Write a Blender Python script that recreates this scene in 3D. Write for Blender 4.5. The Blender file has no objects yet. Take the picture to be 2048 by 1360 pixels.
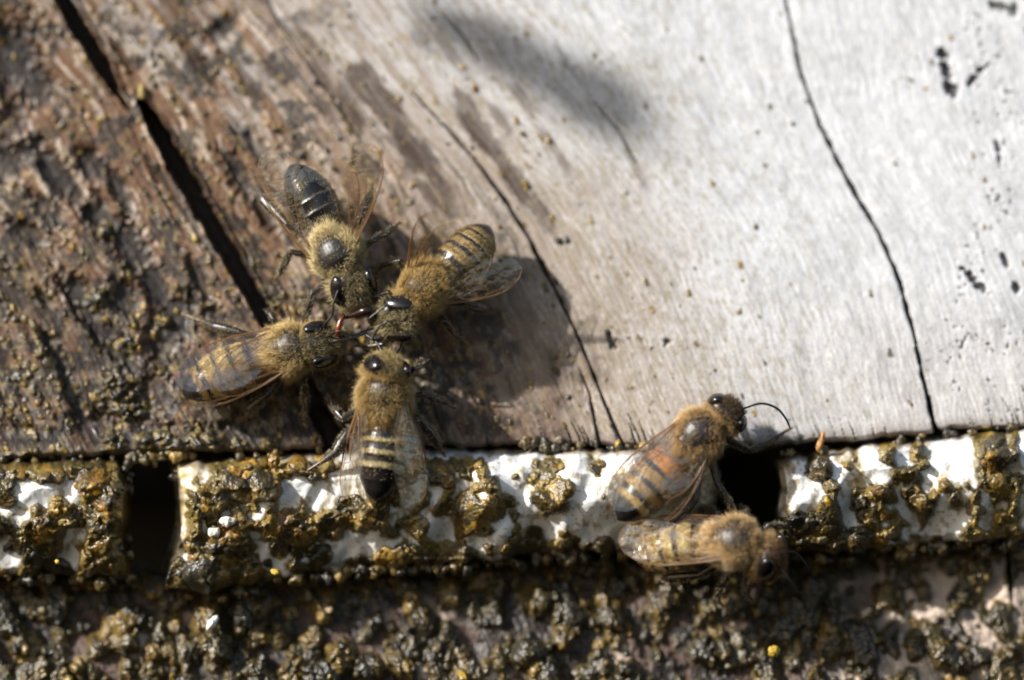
import bpy, math, random
import numpy as np
from mathutils import Vector, Matrix

# ------------------------------------------------------------------ camera, light
SC = bpy.context.scene
COL = SC.collection
D, TH = 40.0, math.radians(8)           # 1 unit = 1 cm; camera below, looking up a little at the upright hive front
HALF = 8.904 / 2
KX = HALF / D
CAM = np.array([0.0, -D * math.cos(TH), -D * math.sin(TH)])
FW = np.array([0.0, math.cos(TH), math.sin(TH)])
UPV = np.array([0.0, -math.sin(TH), math.cos(TH)])
cam_d = bpy.data.cameras.new('camera')
cam = bpy.data.objects.new('camera', cam_d); COL.objects.link(cam)
cam.location = CAM; cam.rotation_euler = (math.pi / 2 + TH, 0, 0)
cam_d.sensor_width = 36; cam_d.lens = 18 / KX
cam_d.clip_start = 1.0; cam_d.clip_end = 400
cam_d.dof.use_dof = True
cam_d.dof.focus_distance = D - 0.47
APERTURE = 2.9                           # cm, lens opening
cam_d.dof.aperture_fstop = cam_d.lens * 1e-3 / APERTURE
cam_d.dof.aperture_blades = 7
SC.camera = cam

SUN = np.array([1.52, 1.0, -0.92]); SUN /= np.linalg.norm(SUN)      # travel direction
w = bpy.data.worlds.new('World'); SC.world = w; w.use_nodes = True
nt = w.node_tree
sky = nt.nodes.new('ShaderNodeTexSky'); sky.sky_type = 'NISHITA'; sky.sun_disc = False
sky.sun_elevation = math.asin(-SUN[2]); sky.sun_rotation = math.atan2(-SUN[0], -SUN[1])
bg = nt.nodes['Background']; bg.inputs['Strength'].default_value = 0.09
nt.links.new(sky.outputs['Color'], bg.inputs['Color'])
sl = bpy.data.lights.new('sun', 'SUN'); sl.energy = 5.0; sl.angle = math.radians(0.6); sl.color = (1.0, 0.965, 0.915)
so = bpy.data.objects.new('sun', sl); COL.objects.link(so)
so.rotation_euler = Vector(SUN).to_track_quat('-Z', 'Y').to_euler()
so.location = (-20, -15, 12)
SC.view_settings.view_transform = 'Standard'; SC.view_settings.look = 'None'
SC.view_settings.exposure = 0.62; SC.view_settings.gamma = 1.0
SC.render.engine = 'CYCLES'
SC.cycles.filter_width = 1.9; SC.cycles.max_bounces = 8; SC.cycles.transparent_max_bounces = 16

# ------------------------------------------------------------------ helpers
RNG = np.random.default_rng(11); random.seed(11)

def W(px, py, h=0.0):
    """point h cm in front of the hive front plane, from photograph coordinates"""
    px = np.asarray(px, float); py = np.asarray(py, float); h = np.asarray(h, float)
    a = (px - 1024) / 1024 * KX; b = (680 - py) / 1024 * KX
    d0 = a; d1 = FW[1] + b * UPV[1]; d2 = FW[2] + b * UPV[2]
    t = (-h - CAM[1]) / d1
    return np.stack([CAM[0] + t * d0, CAM[1] + t * d1, CAM[2] + t * d2], -1)

def WV(p):
    return W(p[0], p[1], p[2])

def iv(x, y, z=0.0):
    """image direction (right, down, towards viewer) -> world unit vector"""
    v = np.array([x, -z, -y], float); return v / np.linalg.norm(v)

_TAB = np.random.default_rng(5).random((256, 256))
def vnoise(x, y, seed=0):
    x = np.asarray(x) + seed * 17.31; y = np.asarray(y) + seed * 9.77
    xi = np.floor(x).astype(int); yi = np.floor(y).astype(int)
    fx = x - xi; fy = y - yi
    fx = fx * fx * (3 - 2 * fx); fy = fy * fy * (3 - 2 * fy)
    a = _TAB[xi & 255, yi & 255]; b = _TAB[(xi + 1) & 255, yi & 255]
    c = _TAB[xi & 255, (yi + 1) & 255]; d = _TAB[(xi + 1) & 255, (yi + 1) & 255]
    return (a * (1 - fx) + b * fx) * (1 - fy) + (c * (1 - fx) + d * fx) * fy
def fbm(x, y, o=4, seed=0, g=0.5):
    s = 0; a = 1; n = 0
    for i in range(o):
        s = s + a * vnoise(x * 2 ** i, y * 2 ** i, seed + i * 3); n += a; a *= g
    return s / n
def ss(a, b, x):
    t = np.clip((x - a) / (b - a), 0, 1); return t * t * (3 - 2 * t)
def mixc(c, col, m):
    return c + (np.asarray(col) - c) * m[..., None]

def link(name, me, mat=None, parent=None):
    o = bpy.data.objects.new(name, me); COL.objects.link(o)
    if mat is not None: me.materials.append(mat)
    if parent is not None: o.parent = parent
    return o
def tag(o, label, cat, group=None):
    o['label'] = label; o['category'] = cat
    if group: o['group'] = group
    return o
def np_mesh(name, V, quads=None, tris=None, cols=None, rough=None, smooth=True):
    me = bpy.data.meshes.new(name)
    V = np.asarray(V, np.float32)
    nq = 0 if quads is None else len(quads); n3 = 0 if tris is None else len(tris)
    me.vertices.add(len(V)); me.vertices.foreach_set('co', V.ravel())
    parts = []
    if nq: parts.append(np.asarray(quads, np.int32).ravel())
    if n3: parts.append(np.asarray(tris, np.int32).ravel())
    loops = np.concatenate(parts)
    me.loops.add(len(loops)); me.loops.foreach_set('vertex_index', loops)
    me.polygons.add(nq + n3)
    st = np.concatenate([np.arange(nq) * 4, nq * 4 + np.arange(n3) * 3]).astype(np.int32)
    me.polygons.foreach_set('loop_start', st)
    me.polygons.foreach_set('use_smooth', np.full(nq + n3, smooth))
    me.update(calc_edges=True)
    set_attr(me, cols, rough)
    return me
def set_attr(me, cols=None, rough=None):
    if cols is not None:
        a = me.color_attributes.new('col', 'FLOAT_COLOR', 'POINT')
        c4 = np.ones((len(me.vertices), 4), np.float32); c4[:, :3] = cols
        a.data.foreach_set('color', c4.ravel())
    if rough is not None:
        a = me.attributes.new('rgh', 'FLOAT', 'POINT')
        a.data.foreach_set('value', np.asarray(rough, np.float32).ravel())

# ------------------------------------------------------------------ materials
def new_mat(name):
    m = bpy.data.materials.new(name); m.use_nodes = True
    t = m.node_tree; p = t.nodes['Principled BSDF']
    return m, t, p
def attr_col(t, p, noise=None):
    a = t.nodes.new('ShaderNodeAttribute'); a.attribute_name = 'col'
    if noise:
        tc = t.nodes.new('ShaderNodeTexCoord')
        n = t.nodes.new('ShaderNodeTexNoise'); n.inputs['Scale'].default_value = noise[0]; n.inputs['Detail'].default_value = 4
        t.links.new(tc.outputs['Object'], n.inputs['Vector'])
        mr = t.nodes.new('ShaderNodeMapRange'); mr.inputs[1].default_value = 0.3; mr.inputs[2].default_value = 0.7
        mr.inputs[3].default_value = 1 - noise[1]; mr.inputs[4].default_value = 1 + noise[1]
        t.links.new(n.outputs['Fac'], mr.inputs[0])
        mx = t.nodes.new('ShaderNodeVectorMath'); mx.operation = 'SCALE'
        t.links.new(a.outputs['Color'], mx.inputs[0]); t.links.new(mr.outputs[0], mx.inputs['Scale'])
        t.links.new(mx.outputs[0], p.inputs['Base Color'])
    else:
        t.links.new(a.outputs['Color'], p.inputs['Base Color'])
def bump(t, p, scale, dist, strength=1.0, detail=3):
    tc = t.nodes.new('ShaderNodeTexCoord')
    n = t.nodes.new('ShaderNodeTexNoise'); n.inputs['Scale'].default_value = scale; n.inputs['Detail'].default_value = detail
    t.links.new(tc.outputs['Object'], n.inputs['Vector'])
    b = t.nodes.new('ShaderNodeBump'); b.inputs['Distance'].default_value = dist; b.inputs['Strength'].default_value = strength
    t.links.new(n.outputs['Fac'], b.inputs['Height']); t.links.new(b.outputs['Normal'], p.inputs['Normal'])
def attr_rough(t, p):
    a = t.nodes.new('ShaderNodeAttribute'); a.attribute_name = 'rgh'
    t.links.new(a.outputs['Fac'], p.inputs['Roughness'])

M = {}
m, t, p = new_mat('weathered_wood'); attr_col(t, p, (55, 0.16)); attr_rough(t, p); bump(t, p, 45, 0.006, 0.7, 5)
p.inputs['Specular IOR Level'].default_value = 0.35; M['wood'] = m
m, t, p = new_mat('propolis_resin'); attr_col(t, p, (30, 0.4)); bump(t, p, 40, 0.014, 0.8, 4)
p.inputs['Roughness'].default_value = 0.30; p.inputs['Specular IOR Level'].default_value = 0.6
p.inputs['Subsurface Weight'].default_value = 0.25; p.inputs['Subsurface Radius'].default_value = (0.05, 0.024, 0.006)
p.inputs['Subsurface Scale'].default_value = 1.0; M['prop'] = m
m, t, p = new_mat('white_painted_strip'); attr_col(t, p, (30, 0.05)); attr_rough(t, p); bump(t, p, 9, 0.02, 0.5, 3)
M['white'] = m
m, t, p = new_mat('bee_cuticle'); attr_col(t, p, (60, 0.2)); attr_rough(t, p); bump(t, p, 70, 0.0015, 0.5, 3)
p.inputs['Specular IOR Level'].default_value = 0.6; M['cut'] = m
m, t, p = new_mat('bee_hair'); attr_col(t, p); p.inputs['Roughness'].default_value = 0.42; p.inputs['Specular IOR Level'].default_value = 0.4
tr = t.nodes.new('ShaderNodeBsdfTranslucent'); mxs = t.nodes.new('ShaderNodeMixShader'); mxs.inputs[0].default_value = 0.35
a = t.nodes.new('ShaderNodeAttribute'); a.attribute_name = 'col'; t.links.new(a.outputs['Color'], tr.inputs['Color'])
t.links.new(p.outputs[0], mxs.inputs[1]); t.links.new(tr.outputs[0], mxs.inputs[2])
t.links.new(mxs.outputs[0], t.nodes['Material Output'].inputs['Surface']); M['hair'] = m
m, t, p = new_mat('compound_eye'); p.inputs['Base Color'].default_value = (0.008, 0.006, 0.006, 1); p.inputs['Roughness'].default_value = 0.24
p.inputs['Specular IOR Level'].default_value = 0.7; bump(t, p, 160, 0.001, 0.3, 1); M['eye'] = m
m, t, p = new_mat('dark_horn'); p.inputs['Base Color'].default_value = (0.018, 0.015, 0.014, 1); p.inputs['Roughness'].default_value = 0.36; bump(t, p, 90, 0.002, 0.5, 2); M['horn'] = m
m, t, p = new_mat('amber_tongue'); p.inputs['Base Color'].default_value = (0.20, 0.036, 0.006, 1); p.inputs['Roughness'].default_value = 0.2
p.inputs['Subsurface Weight'].default_value = 0.5; p.inputs['Subsurface Radius'].default_value = (0.08, 0.02, 0.004); bump(t, p, 60, 0.003, 0.4, 2); M['tongue'] = m
m, t, p = new_mat('dark_tongue'); p.inputs['Base Color'].default_value = (0.020, 0.008, 0.005, 1); p.inputs['Roughness'].default_value = 0.25; bump(t, p, 60, 0.003, 0.4, 2); M['dtongue'] = m
m, t, p = new_mat('wing_vein'); p.inputs['Base Color'].default_value = (0.16, 0.085, 0.035, 1); p.inputs['Roughness'].default_value = 0.35; bump(t, p, 60, 0.002, 0.3, 2); M['vein'] = m
def wing_mat(name, tint, fres, rough):
    m, t, p = new_mat(name); t.nodes.remove(p)
    tp = t.nodes.new('ShaderNodeBsdfTransparent'); tp.inputs['Color'].default_value = (*tint, 1)
    gl = t.nodes.new('ShaderNodeBsdfGlossy'); gl.inputs['Roughness'].default_value = rough; gl.inputs['Color'].default_value = (1.0, 0.94, 0.90, 1)
    df = t.nodes.new('ShaderNodeBsdfTranslucent'); df.inputs['Color'].default_value = (0.66, 0.55, 0.38, 1)
    fr = t.nodes.new('ShaderNodeLayerWeight'); fr.inputs['Blend'].default_value = 0.5
    pw = t.nodes.new('ShaderNodeMath'); pw.operation = 'POWER'; pw.inputs[1].default_value = 3.0; t.links.new(fr.outputs['Facing'], pw.inputs[0])
    tc = t.nodes.new('ShaderNodeTexCoord'); n = t.nodes.new('ShaderNodeTexNoise'); n.inputs['Scale'].default_value = 14; n.inputs['Detail'].default_value = 2
    b = t.nodes.new('ShaderNodeBump'); b.inputs['Distance'].default_value = 0.02; b.inputs['Strength'].default_value = 0.6
    t.links.new(tc.outputs['Object'], n.inputs['Vector']); t.links.new(n.outputs['Fac'], b.inputs['Height'])
    t.links.new(b.outputs['Normal'], gl.inputs['Normal'])
    m1 = t.nodes.new('ShaderNodeMixShader'); m1.inputs[0].default_value = 0.08
    t.links.new(tp.outputs[0], m1.inputs[1]); t.links.new(df.outputs[0], m1.inputs[2])
    m2 = t.nodes.new('ShaderNodeMixShader'); mr = t.nodes.new('ShaderNodeMath'); mr.operation = 'MULTIPLY_ADD'; mr.inputs[1].default_value = 0.55; mr.inputs[2].default_value = fres; mr.use_clamp = True
    t.links.new(pw.outputs[0], mr.inputs[0]); t.links.new(mr.outputs[0], m2.inputs[0])
    t.links.new(m1.outputs[0], m2.inputs[1]); t.links.new(gl.outputs[0], m2.inputs[2])
    t.links.new(m2.outputs[0], t.nodes['Material Output'].inputs['Surface'])
    return m
M['wing'] = wing_mat('wing_membrane', (0.965, 0.94, 0.885), 0.12, 0.17)

# ------------------------------------------------------------------ layout of the hive front (photograph coordinates)
ys_ = np.array([-200, 0, 210, 330, 480, 560, 660, 770, 890, 1000])
def curve(pts):
    p = np.array(pts, float); return np.interp(ys_, p[:, 1], p[:, 0])
c_left = curve([(0, -200), (120, 0), (290, 210), (350, 330), (440, 480), (490, 560), (548, 660), (605, 770), (670, 890), (730, 1000)])
c_mid = curve([(530, -200), (680, 0), (850, 210), (960, 330), (1060, 480), (1100, 560), (1150, 660), (1192, 770), (1245, 890), (1290, 1000)])
c_right = curve([(1530, -200), (1566, 0), (1625, 210), (1680, 330), (1765, 480), (1797, 560), (1826, 660), (1850, 770), (1880, 890), (1900, 1000)])
CUR = np.stack([c_left - 900, c_left, c_mid, c_right, c_right + 900]); CU = np.array([-780, 120, 680, 1566, 2466.])
def grain_u(x, y):
    """coordinate across the grain: constant along a wood fibre"""
    sh = x.shape; x = x.ravel(); y = y.ravel()
    k = np.stack([np.interp(y, ys_, c) for c in CUR])
    u = np.empty_like(x)
    done = np.zeros(len(x), bool)
    for i in range(4):
        sel = ~done & ((x < k[i + 1]) | (i == 3))
        f = (x - k[i]) / (k[i + 1] - k[i])
        u[sel] = (CU[i] + f * (CU[i + 1] - CU[i]))[sel]; done |= sel
    return u.reshape(sh)
EX = np.array([-200, 0, 250, 600, 900, 1250, 1500, 1700, 1900, 2048, 2300.])
EY = np.array([925, 918, 903, 898, 892, 892, 893, 880, 862, 850, 838.])
def edge_y(x): return np.interp(x, EX, EY) + (vnoise(x / 14, x * 0, 3) - .5) * 7 + (vnoise(x / 60, x * 0, 4) - .5) * 8

CRACKS = [   # (points with widths px), depth cm
    ([(95, -60, 34), (125, 0, 38), (165, 62, 40), (205, 132, 38), (238, 190, 20), (256, 218, 3)], 0.55),
    ([(268, 182, 4), (300, 228, 34), (350, 322, 46), (402, 412, 48), (450, 492, 46), (500, 580, 42), (545, 655, 44), (592, 745, 44), (645, 835, 46), (690, 915, 52)], 0.6),
    ([(205, 55, 2), (228, 92, 9), (250, 132, 10), (262, 150, 2)], 0.12),
    ([(262, 255, 2), (285, 310, 4), (320, 385, 4), (372, 480, 2)], 0.12),
    ([(520, -40, 2), (560, 50, 3), (620, 135, 3.5), (690, 235, 3), (735, 300, 1)], 0.05),
    ([(820, 180, 1), (850, 212, 4), (900, 262, 5), (960, 332, 6), (1010, 400, 8), (1060, 480, 10), (1085, 530, 14), (1110, 580, 8), (1150, 660, 6), (1180, 730, 7), (1212, 812, 7), (1248, 895, 11)], 0.22),
    ([(1158, 735, 1), (1180, 790, 5), (1195, 870, 9), (1200, 900, 12)], 0.16),
    ([(1566, -30, 6), (1600, 140, 7), (1640, 250, 8), (1700, 370, 10), (1760, 470, 10), (1798, 560, 11), (1828, 670, 9), (1850, 770, 9), (1868, 850, 14), (1878, 880, 24)], 0.45),
    ([(1180, 195, 1), (1240, 265, 4), (1275, 330, 2)], 0.06),
    ([(890, 30, 1), (925, 70, 4), (960, 125, 2)], 0.05),
]
rr = random.Random(4)
for i in range(34):
    x = rr.uniform(1440, 2100); L = rr.uniform(14, 60); w_ = rr.uniform(.9, 2.6)
    y = float(np.interp(x, EX, EY))
    CRACKS.append(([(x - L * rr.uniform(.25, .5), y - L, .6), (x - L * .12, y - L * .4, w_ * .7), (x + 2, y + 12, w_ * 1.6)], 0.05))
for i in range(16):
    x = rr.uniform(880, 1330); L = rr.uniform(20, 75); w_ = rr.uniform(1.2, 4)
    y = float(np.interp(x, EX, EY))
    CRACKS.append(([(x - L * rr.uniform(.3, .5), y - L, .6), (x - L * .15, y - L * .4, w_ * .7), (x + 2, y + 12, w_ * 1.6)], 0.07))

def crack_mask(x, y):
    """0..1 opening and depth in cm of the drying cracks"""
    dep = np.zeros_like(x); rim = np.zeros_like(x)
    wob = (vnoise(x / 18, y / 18, 8) - .5) * 7 + (vnoise(x / 6, y / 6, 10) - .5) * 4
    for pts, d in CRACKS:
        p = np.array(pts, float)
        x0, x1 = p[:, 0].min() - 60, p[:, 0].max() + 60; y0, y1 = p[:, 1].min() - 40, p[:, 1].max() + 40
        sel = (x > x0) & (x < x1) & (y > y0) & (y < y1)
        if not sel.any(): continue
        X = x[sel]; Y = y[sel]; cx = np.interp(Y, p[:, 1], p[:, 0]); wd = np.interp(Y, p[:, 1], p[:, 2], left=0, right=0)
        wd = wd * np.where(wd < 24, .45 + .75 * vnoise(X / 30, Y / 16, 9), 1)
        wd = np.where((Y < p[0, 1]) | (Y > p[-1, 1]), 0.001, wd)
        sl_ = np.gradient(p[:, 0], p[:, 1]); cs = 1 / np.sqrt(1 + np.interp(Y, p[:, 1], sl_) ** 2)
        dd = np.abs(X - cx + wob[sel] * np.minimum(1, wd / 22)) * cs * 1.0
        k = ss(1.0, 0.55, dd / np.maximum(wd / 2, .3)) * (wd > .5)
        dep[sel] = np.maximum(dep[sel], k * d)
        rim[sel] = np.maximum(rim[sel], ss(8.0, 0.0, dd - wd / 2) * (wd > 3))
    return dep, rim

CHAR_SHADE = [(30, 120, 55, 70, 0, 1), (70, 175, 40, 40, 0, .9), (10, 330, 35, 80, 60, .9), (120, 350, 80, 26, 45, .95), (205, 440, 60, 26, 55, .95), (265, 500, 70, 30, 60, 1), (310, 570, 60, 26, 62, 1),
        (345, 640, 45, 60, 40, 1), (330, 690, 35, 40, 60, .9), (165, 605, 62, 26, 52, 1), (250, 600, 40, 30, 50, .9), (180, 330, 40, 24, 50, .9), (240, 380, 50, 16, 56, .9), (100, 420, 50, 18, 40, .8), (430, 640, 40, 20, 60, .8), (400, 560, 60, 14, 60, .8), (205, 665, 60, 20, 55, 1), (245, 705, 40, 18, 55, .9), (120, 720, 60, 14, 62, .9), (150, 800, 60, 13, 64, .9), (60, 470, 50, 18, 30, .7),
        (60, 880, 90, 26, 5, .9), (200, 860, 60, 30, 20, .8), (300, 880, 60, 30, 0, .95), (300, 800, 40, 60, 30, .7), (420, 880, 90, 26, 0, .8), (90, 600, 30, 8, 50, .7), (20, 250, 30, 50, 20, .7), (450, 60, 20, 40, 50, .5),
        (400, 130, 60, 12, 50, .55), (520, 300, 50, 14, 60, .5), (480, 350, 60, 20, 60, .8), (530, 420, 50, 20, 60, .7), (640, 860, 60, 50, 0, .8), (560, 850, 80, 40, 0, .7), (500, 870, 80, 30, 0, .8)]  # last three patches by the huddle paint the bees' shade, beside the real char
def in_char_shade(x, y):
    for cx, cy, rx, ry, ang, _ in CHAR_SHADE:
        c, sn = math.cos(math.radians(ang)), math.sin(math.radians(ang)); X, Y = x - cx, y - cy
        if ((X * c + Y * sn) / rx) ** 2 + ((-X * sn + Y * c) / ry) ** 2 < 1: return True
    return False
# ------------------------------------------------------------------ propolis: lump raster
RX0, RY0, RS = -200, -120, 2.0
RWX, RHY = 1260, 800
LH = np.zeros((RHY, RWX)); LC = np.zeros((RHY, RWX, 3))
def rast(A, x, y):
    i = np.clip((x - RX0) / RS, 0, RWX - 1.001); j = np.clip((y - RY0) / RS, 0, RHY - 1.001)
    i0 = i.astype(int); j0 = j.astype(int); fi = i - i0; fj = j - j0
    if A.ndim == 3: fi = fi[..., None]; fj = fj[..., None]
    return (A[j0, i0] * (1 - fi) + A[j0, i0 + 1] * fi) * (1 - fj) + (A[j0 + 1, i0] * (1 - fi) + A[j0 + 1, i0 + 1] * fi) * fj
PAL = np.array([(.045, .034, .014), (.075, .046, .016), (.12, .066, .016), (.19, .105, .022), (.036, .032, .024), (.085, .07, .04), (.27, .19, .085), (.48, .33, .035), (.022, .02, .018), (.13, .1, .05)])
def lump(x, y, r, col, hk=0.8, ang=0.0, asp=1.0, base=0.0, lr=random):
    ext = r * max(asp, 1) * 1.25
    i0, i1 = int((x - ext - RX0) / RS), int((x + ext - RX0) / RS) + 2
    j0, j1 = int((y - ext - RY0) / RS), int((y + ext - RY0) / RS) + 2
    i0, j0 = max(i0, 0), max(j0, 0); i1, j1 = min(i1, RWX), min(j1, RHY)
    if i1 <= i0 or j1 <= j0: return
    X, Y = np.meshgrid(RX0 + RS * np.arange(i0, i1) - x, RY0 + RS * np.arange(j0, j1) - y)
    c, s = math.cos(ang), math.sin(ang)
    a = (X * c + Y * s) / (r * asp); b = (-X * s + Y * c) / r
    th = np.arctan2(b, a); q1, q2, q3 = lr.uniform(0, 6.3), lr.uniform(0, 6.3), lr.uniform(0, 6.3)
    d = np.sqrt(a * a + b * b) * (1 + .16 * np.sin(2 * th + q1) + .10 * np.sin(3 * th + q2) + .06 * np.sin(5 * th + q3))
    h = base + hk * r / 230 * np.sqrt(np.clip(1 - d * d, 0, 1))
    m_ = (d < 1) & (h > LH[j0:j1, i0:i1])
    LH[j0:j1, i0:i1][m_] = h[m_]
    LC[j0:j1, i0:i1][m_] = col
def pick(lr, wts):
    c = PAL[lr.choices(range(len(PAL)), wts)[0]]; return c * lr.uniform(.75, 1.3)

# propolis on the white strip: drawn as a map, one cell = 20 px
SMAP = {
 920: "############++  ++##########++++##############...##.####..##" + "_" * 12 + "####++++++++++++++++++++#####+##",
 940: "######.######     ++####################.##.##+#.#..#.##+...+" + "_" * 13 + "#+.++.+#+.+.##.#+...++#.###..+#.+#.",
}
ROWS = [
 (900, "_" * 80 + "++++++..#+.#+....+##+#."),
 (920, "###############____++######++##+##.##++##########..  ####..#".replace(' ', '.') + "_" * 17 + "+++" + ".##.#+...+++#....++#.+."),
 (940, "######.######______++########+###..__#####.##+#.#..#.##+...+.+" + "_" * 15 + "+.+" + ".+#..+...+##.....+#.#+."),
 (960, "##......#####_____+++#######...+..+_____#.++++.###...+###+..++" + "_" * 15 + "++." + "..##.++##+.#.+#.#.##+#."),
 (980, "#.......#####_____++#######...+.+.+__###..#.++#+.+#..+##+...+." + "_" * 15 + ".+." + "...#.####.+###.#.#.###."),
 (1000, "..+..##.#####_____+###++##.++.+.+.####.+++#.#+#####+..###...+." + "_" * 15 + "..." + "..#+.#+##..###.#.#.+.#."),
 (1020, "++.#.########_____+###.##..#.##########.+#.#######.#.+#.+....." + "_" * 15 + "+.+" + "+###..####..#...+#.###+"),
 (1040, "#.######+####_____+#.#.################+##+...###+.+.....+...." + "_" * 15 + "#++" + "####..##.##.#....#.###."),
 (1060, "+##.##+.+##+#_____+###.##.######+#+.+.##.##...++++.#.+..#....." + "_" * 15 + "###" + "#####+.###.#....######."),
 (1080, ".##.##.+###++_____+#######.####.+.......#.###+.+..+#######.#.." + "_" * 15 + "###" + "#+####.+....#+..#######"),
 (1100, "...#++..#####____+.######.......+.....##########+....+#.#.####" + "_" * 15 + "###" + "########.###########.##"),
 (1120, "..#+#+..####+____..#######..+#.+..+############.....##########" + "_" * 15 + "###" + "#######################"),
 (1140, "+######.####+____#########+#..+#+..+#+..#+#..+..+#.+##.+###" + "#" * 44),
 (1160, "#" * 103), (1180, "#" * 103),
]
GV = {'#': 1.0, '+': 0.55, '.': 0.0, '_': 0.35, ' ': 0.0}
GM = np.array([[GV[(s + '_' * 103)[c]] for c in range(103)] for _, s in ROWS])
def strip_cover(x, y):
    wx = x + (fbm(x / 22, y / 22, 3, 21) - .5) * 26; wy = y + (fbm(x / 22, y / 22, 3, 31) - .5) * 26
    i = np.clip((wx - 10) / 20, 0, 101.99); j = np.clip((wy - 910) / 20, 0, len(ROWS) - 1.01)
    i0 = i.astype(int); j0 = j.astype(int); fi = i - i0; fj = j - j0
    v = (GM[j0, i0] * (1 - fi) + GM[j0, i0 + 1] * fi) * (1 - fj) + (GM[j0 + 1, i0] * (1 - fi) + GM[j0 + 1, i0 + 1] * fi) * fj
    return v + (fbm(x / 11, y / 11, 3, 41) - .5) * .55
LSTRIP = random.Random(21)
YT = lambda x: np.interp(x, [-200, 0, 250, 370, 600, 850, 1250, 1450, 1560, 1700, 1850, 2048, 2300], [932, 924, 912, 920, 904, 893, 894, 899, 912, 894, 874, 853, 832])
YB = lambda x: np.interp(x, [-200, 0, 250, 330, 440, 600, 800, 1000, 1200, 1400, 1560, 1700, 1850, 2048, 2300], [1160, 1158, 1160, 1182, 1192, 1150, 1140, 1124, 1106, 1104, 1102, 1112, 1094, 1082, 1075])
# base film of resin where the map is dense, then lumps, then fine grains on the lumps
gx, gy = np.meshgrid(RX0 + RS * np.arange(RWX), RY0 + RS * np.arange(RHY))
PN1 = fbm(gx / 26, gy / 26, 4, 61); PN2 = fbm(gx / 11, gy / 11, 3, 63)
def resin_col(x, y, lr):
    """colour drifts slowly over the crust, with a little variation from grain to grain"""
    j = min(max(int((y - RY0) / RS), 0), RHY - 1); i = min(max(int((x - RX0) / RS), 0), RWX - 1)
    a = (PN1[j, i] - .5) * 3.2 + lr.gauss(0, .28)
    if a < -.30: c = np.array((.030, .026, .017))
    elif a < .12: c = np.array((.048, .036, .013))
    elif a < .45: c = np.array((.078, .055, .016))
    elif a < .80: c = np.array((.122, .079, .019))
    else: c = np.array((.20, .132, .037))
    q = lr.random()
    if q < .05: c = np.array((.14, .12, .075))
    elif q < .056: c = np.array((.32, .215, .03))
    return c * lr.uniform(.75, 1.3)
on = (gy > 895 - 45 * ss(1600, 2048, gx)) & (gy < YB(gx) + 12)
cov = np.where(on, strip_cover(gx, gy), 0)
tsh = .07 * ss(820, 900, gx) * ss(1300, 1200, gx)
thick = ss(.60 - tsh, .92 - tsh, cov)
LH[:] = np.where(thick > 0, thick * (.012 + .075 * ss(.3, .75, fbm(gx / 20, gy / 20, 3, 51)) + .035 * PN2 + .02 * fbm(gx / 5, gy / 5, 2, 57)), 0)
LC[:] = np.array((.108, .080, .024)) + np.clip(PN1 - .45, 0, 1)[..., None] * np.array((.48, .32, .07))
n = 0
def hv(x, y): return float(rast(LH, np.array([x]), np.array([y]))[0])
def strip_lumps(N, sizes, hk0, hk1, thr, kb):
    n = 0
    while n < N:
        x = LSTRIP.uniform(-190, 2240); y = LSTRIP.uniform(880, 1190)
        if y < YT(x) - 2 or y > YB(x) + 8: continue
        if float(strip_cover(np.array([x]), np.array([y]))[0]) < thr: continue
        n += 1
        r = LSTRIP.choice(sizes) * LSTRIP.uniform(.8, 1.25)
        lump(x, y, r, resin_col(x, y, LSTRIP) * np.array((1.58, 1.42, 1.05)), LSTRIP.uniform(hk0, hk1), LSTRIP.uniform(0, 3.1), LSTRIP.uniform(1, 1.5), hv(x, y) * kb, LSTRIP)
strip_lumps(300, [8, 11, 14, 18], .18, .45, .80, .8)
for x, y, r in [(1610, 1075, 34), (1640, 1095, 36), (1680, 1100, 34), (1720, 1085, 26), (1660, 1060, 24), (1590, 1050, 20), (1615, 1050, 18), (1640, 935, 20), (470, 1150, 40), (430, 1165, 40), (400, 1150, 34), (500, 1165, 34), (565, 1055, 28), (600, 1070, 24), (450, 1090, 34), (470, 960, 34), (190, 960, 34), (215, 1010, 26), (90, 1060, 26)]:
    for k in range(30):
        a_ = LSTRIP.uniform(0, 6.3); q = r * math.sqrt(LSTRIP.random())
        x_, y_ = x + q * math.cos(a_), y + q * math.sin(a_)
        lump(x_, y_, LSTRIP.uniform(5, 13), resin_col(x_, y_, LSTRIP) * (.55 if x > 1500 else np.array((1.5, 1.2, .9))), .7, 0, 1.2, .09 * (1 - (q / r) ** 2) + .02, LSTRIP)
strip_lumps(1150, [2.2, 3.0, 4.0, 5.5, 7.5], .25, .75, .76, .96)
# lower board
LB = random.Random(33)
def low_density(x, y):
    d = .76 - .34 * ss(1650, 1900, x) * ss(1140, 1190, y) - .26 * math.exp(-((x - 800) / 190) ** 2 - ((y - 1235) / 60) ** 2) - .2 * math.exp(-((x - 1420) / 120) ** 2 - ((y - 1290) / 60) ** 2) - .2 * math.exp(-((x - 1000) / 160) ** 2 - ((y - 1210) / 40) ** 2)
    d += .45 * (float(fbm(np.array([x / 48]), np.array([y / 60]), 3, 71)[0]) - .5) * 2
    return d - .40 * ss(1200, 1130, y) * (x < 1150)
def low_lumps(N, sizes, h0, h1, kb, only):
    n = 0
    while n < N:
        x = LB.uniform(-190, 2240); y = LB.uniform(1090, 1440)
        b = hv(x, y)
        if only and b < .01 and LB.random() > .12: continue
        if LB.random() * .95 > low_density(x, y): continue
        n += 1
        r = LB.choice(sizes) * LB.uniform(.8, 1.2)
        lump(x, y, r, resin_col(x, y, LB) * .9, LB.uniform(h0, h1), LB.uniform(1.0, 2.1), LB.uniform(1, 1.7), b * kb, LB)
low_lumps(620, [7, 9, 12, 15, 20, 26], .55, 1.05, .6, False)
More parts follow.
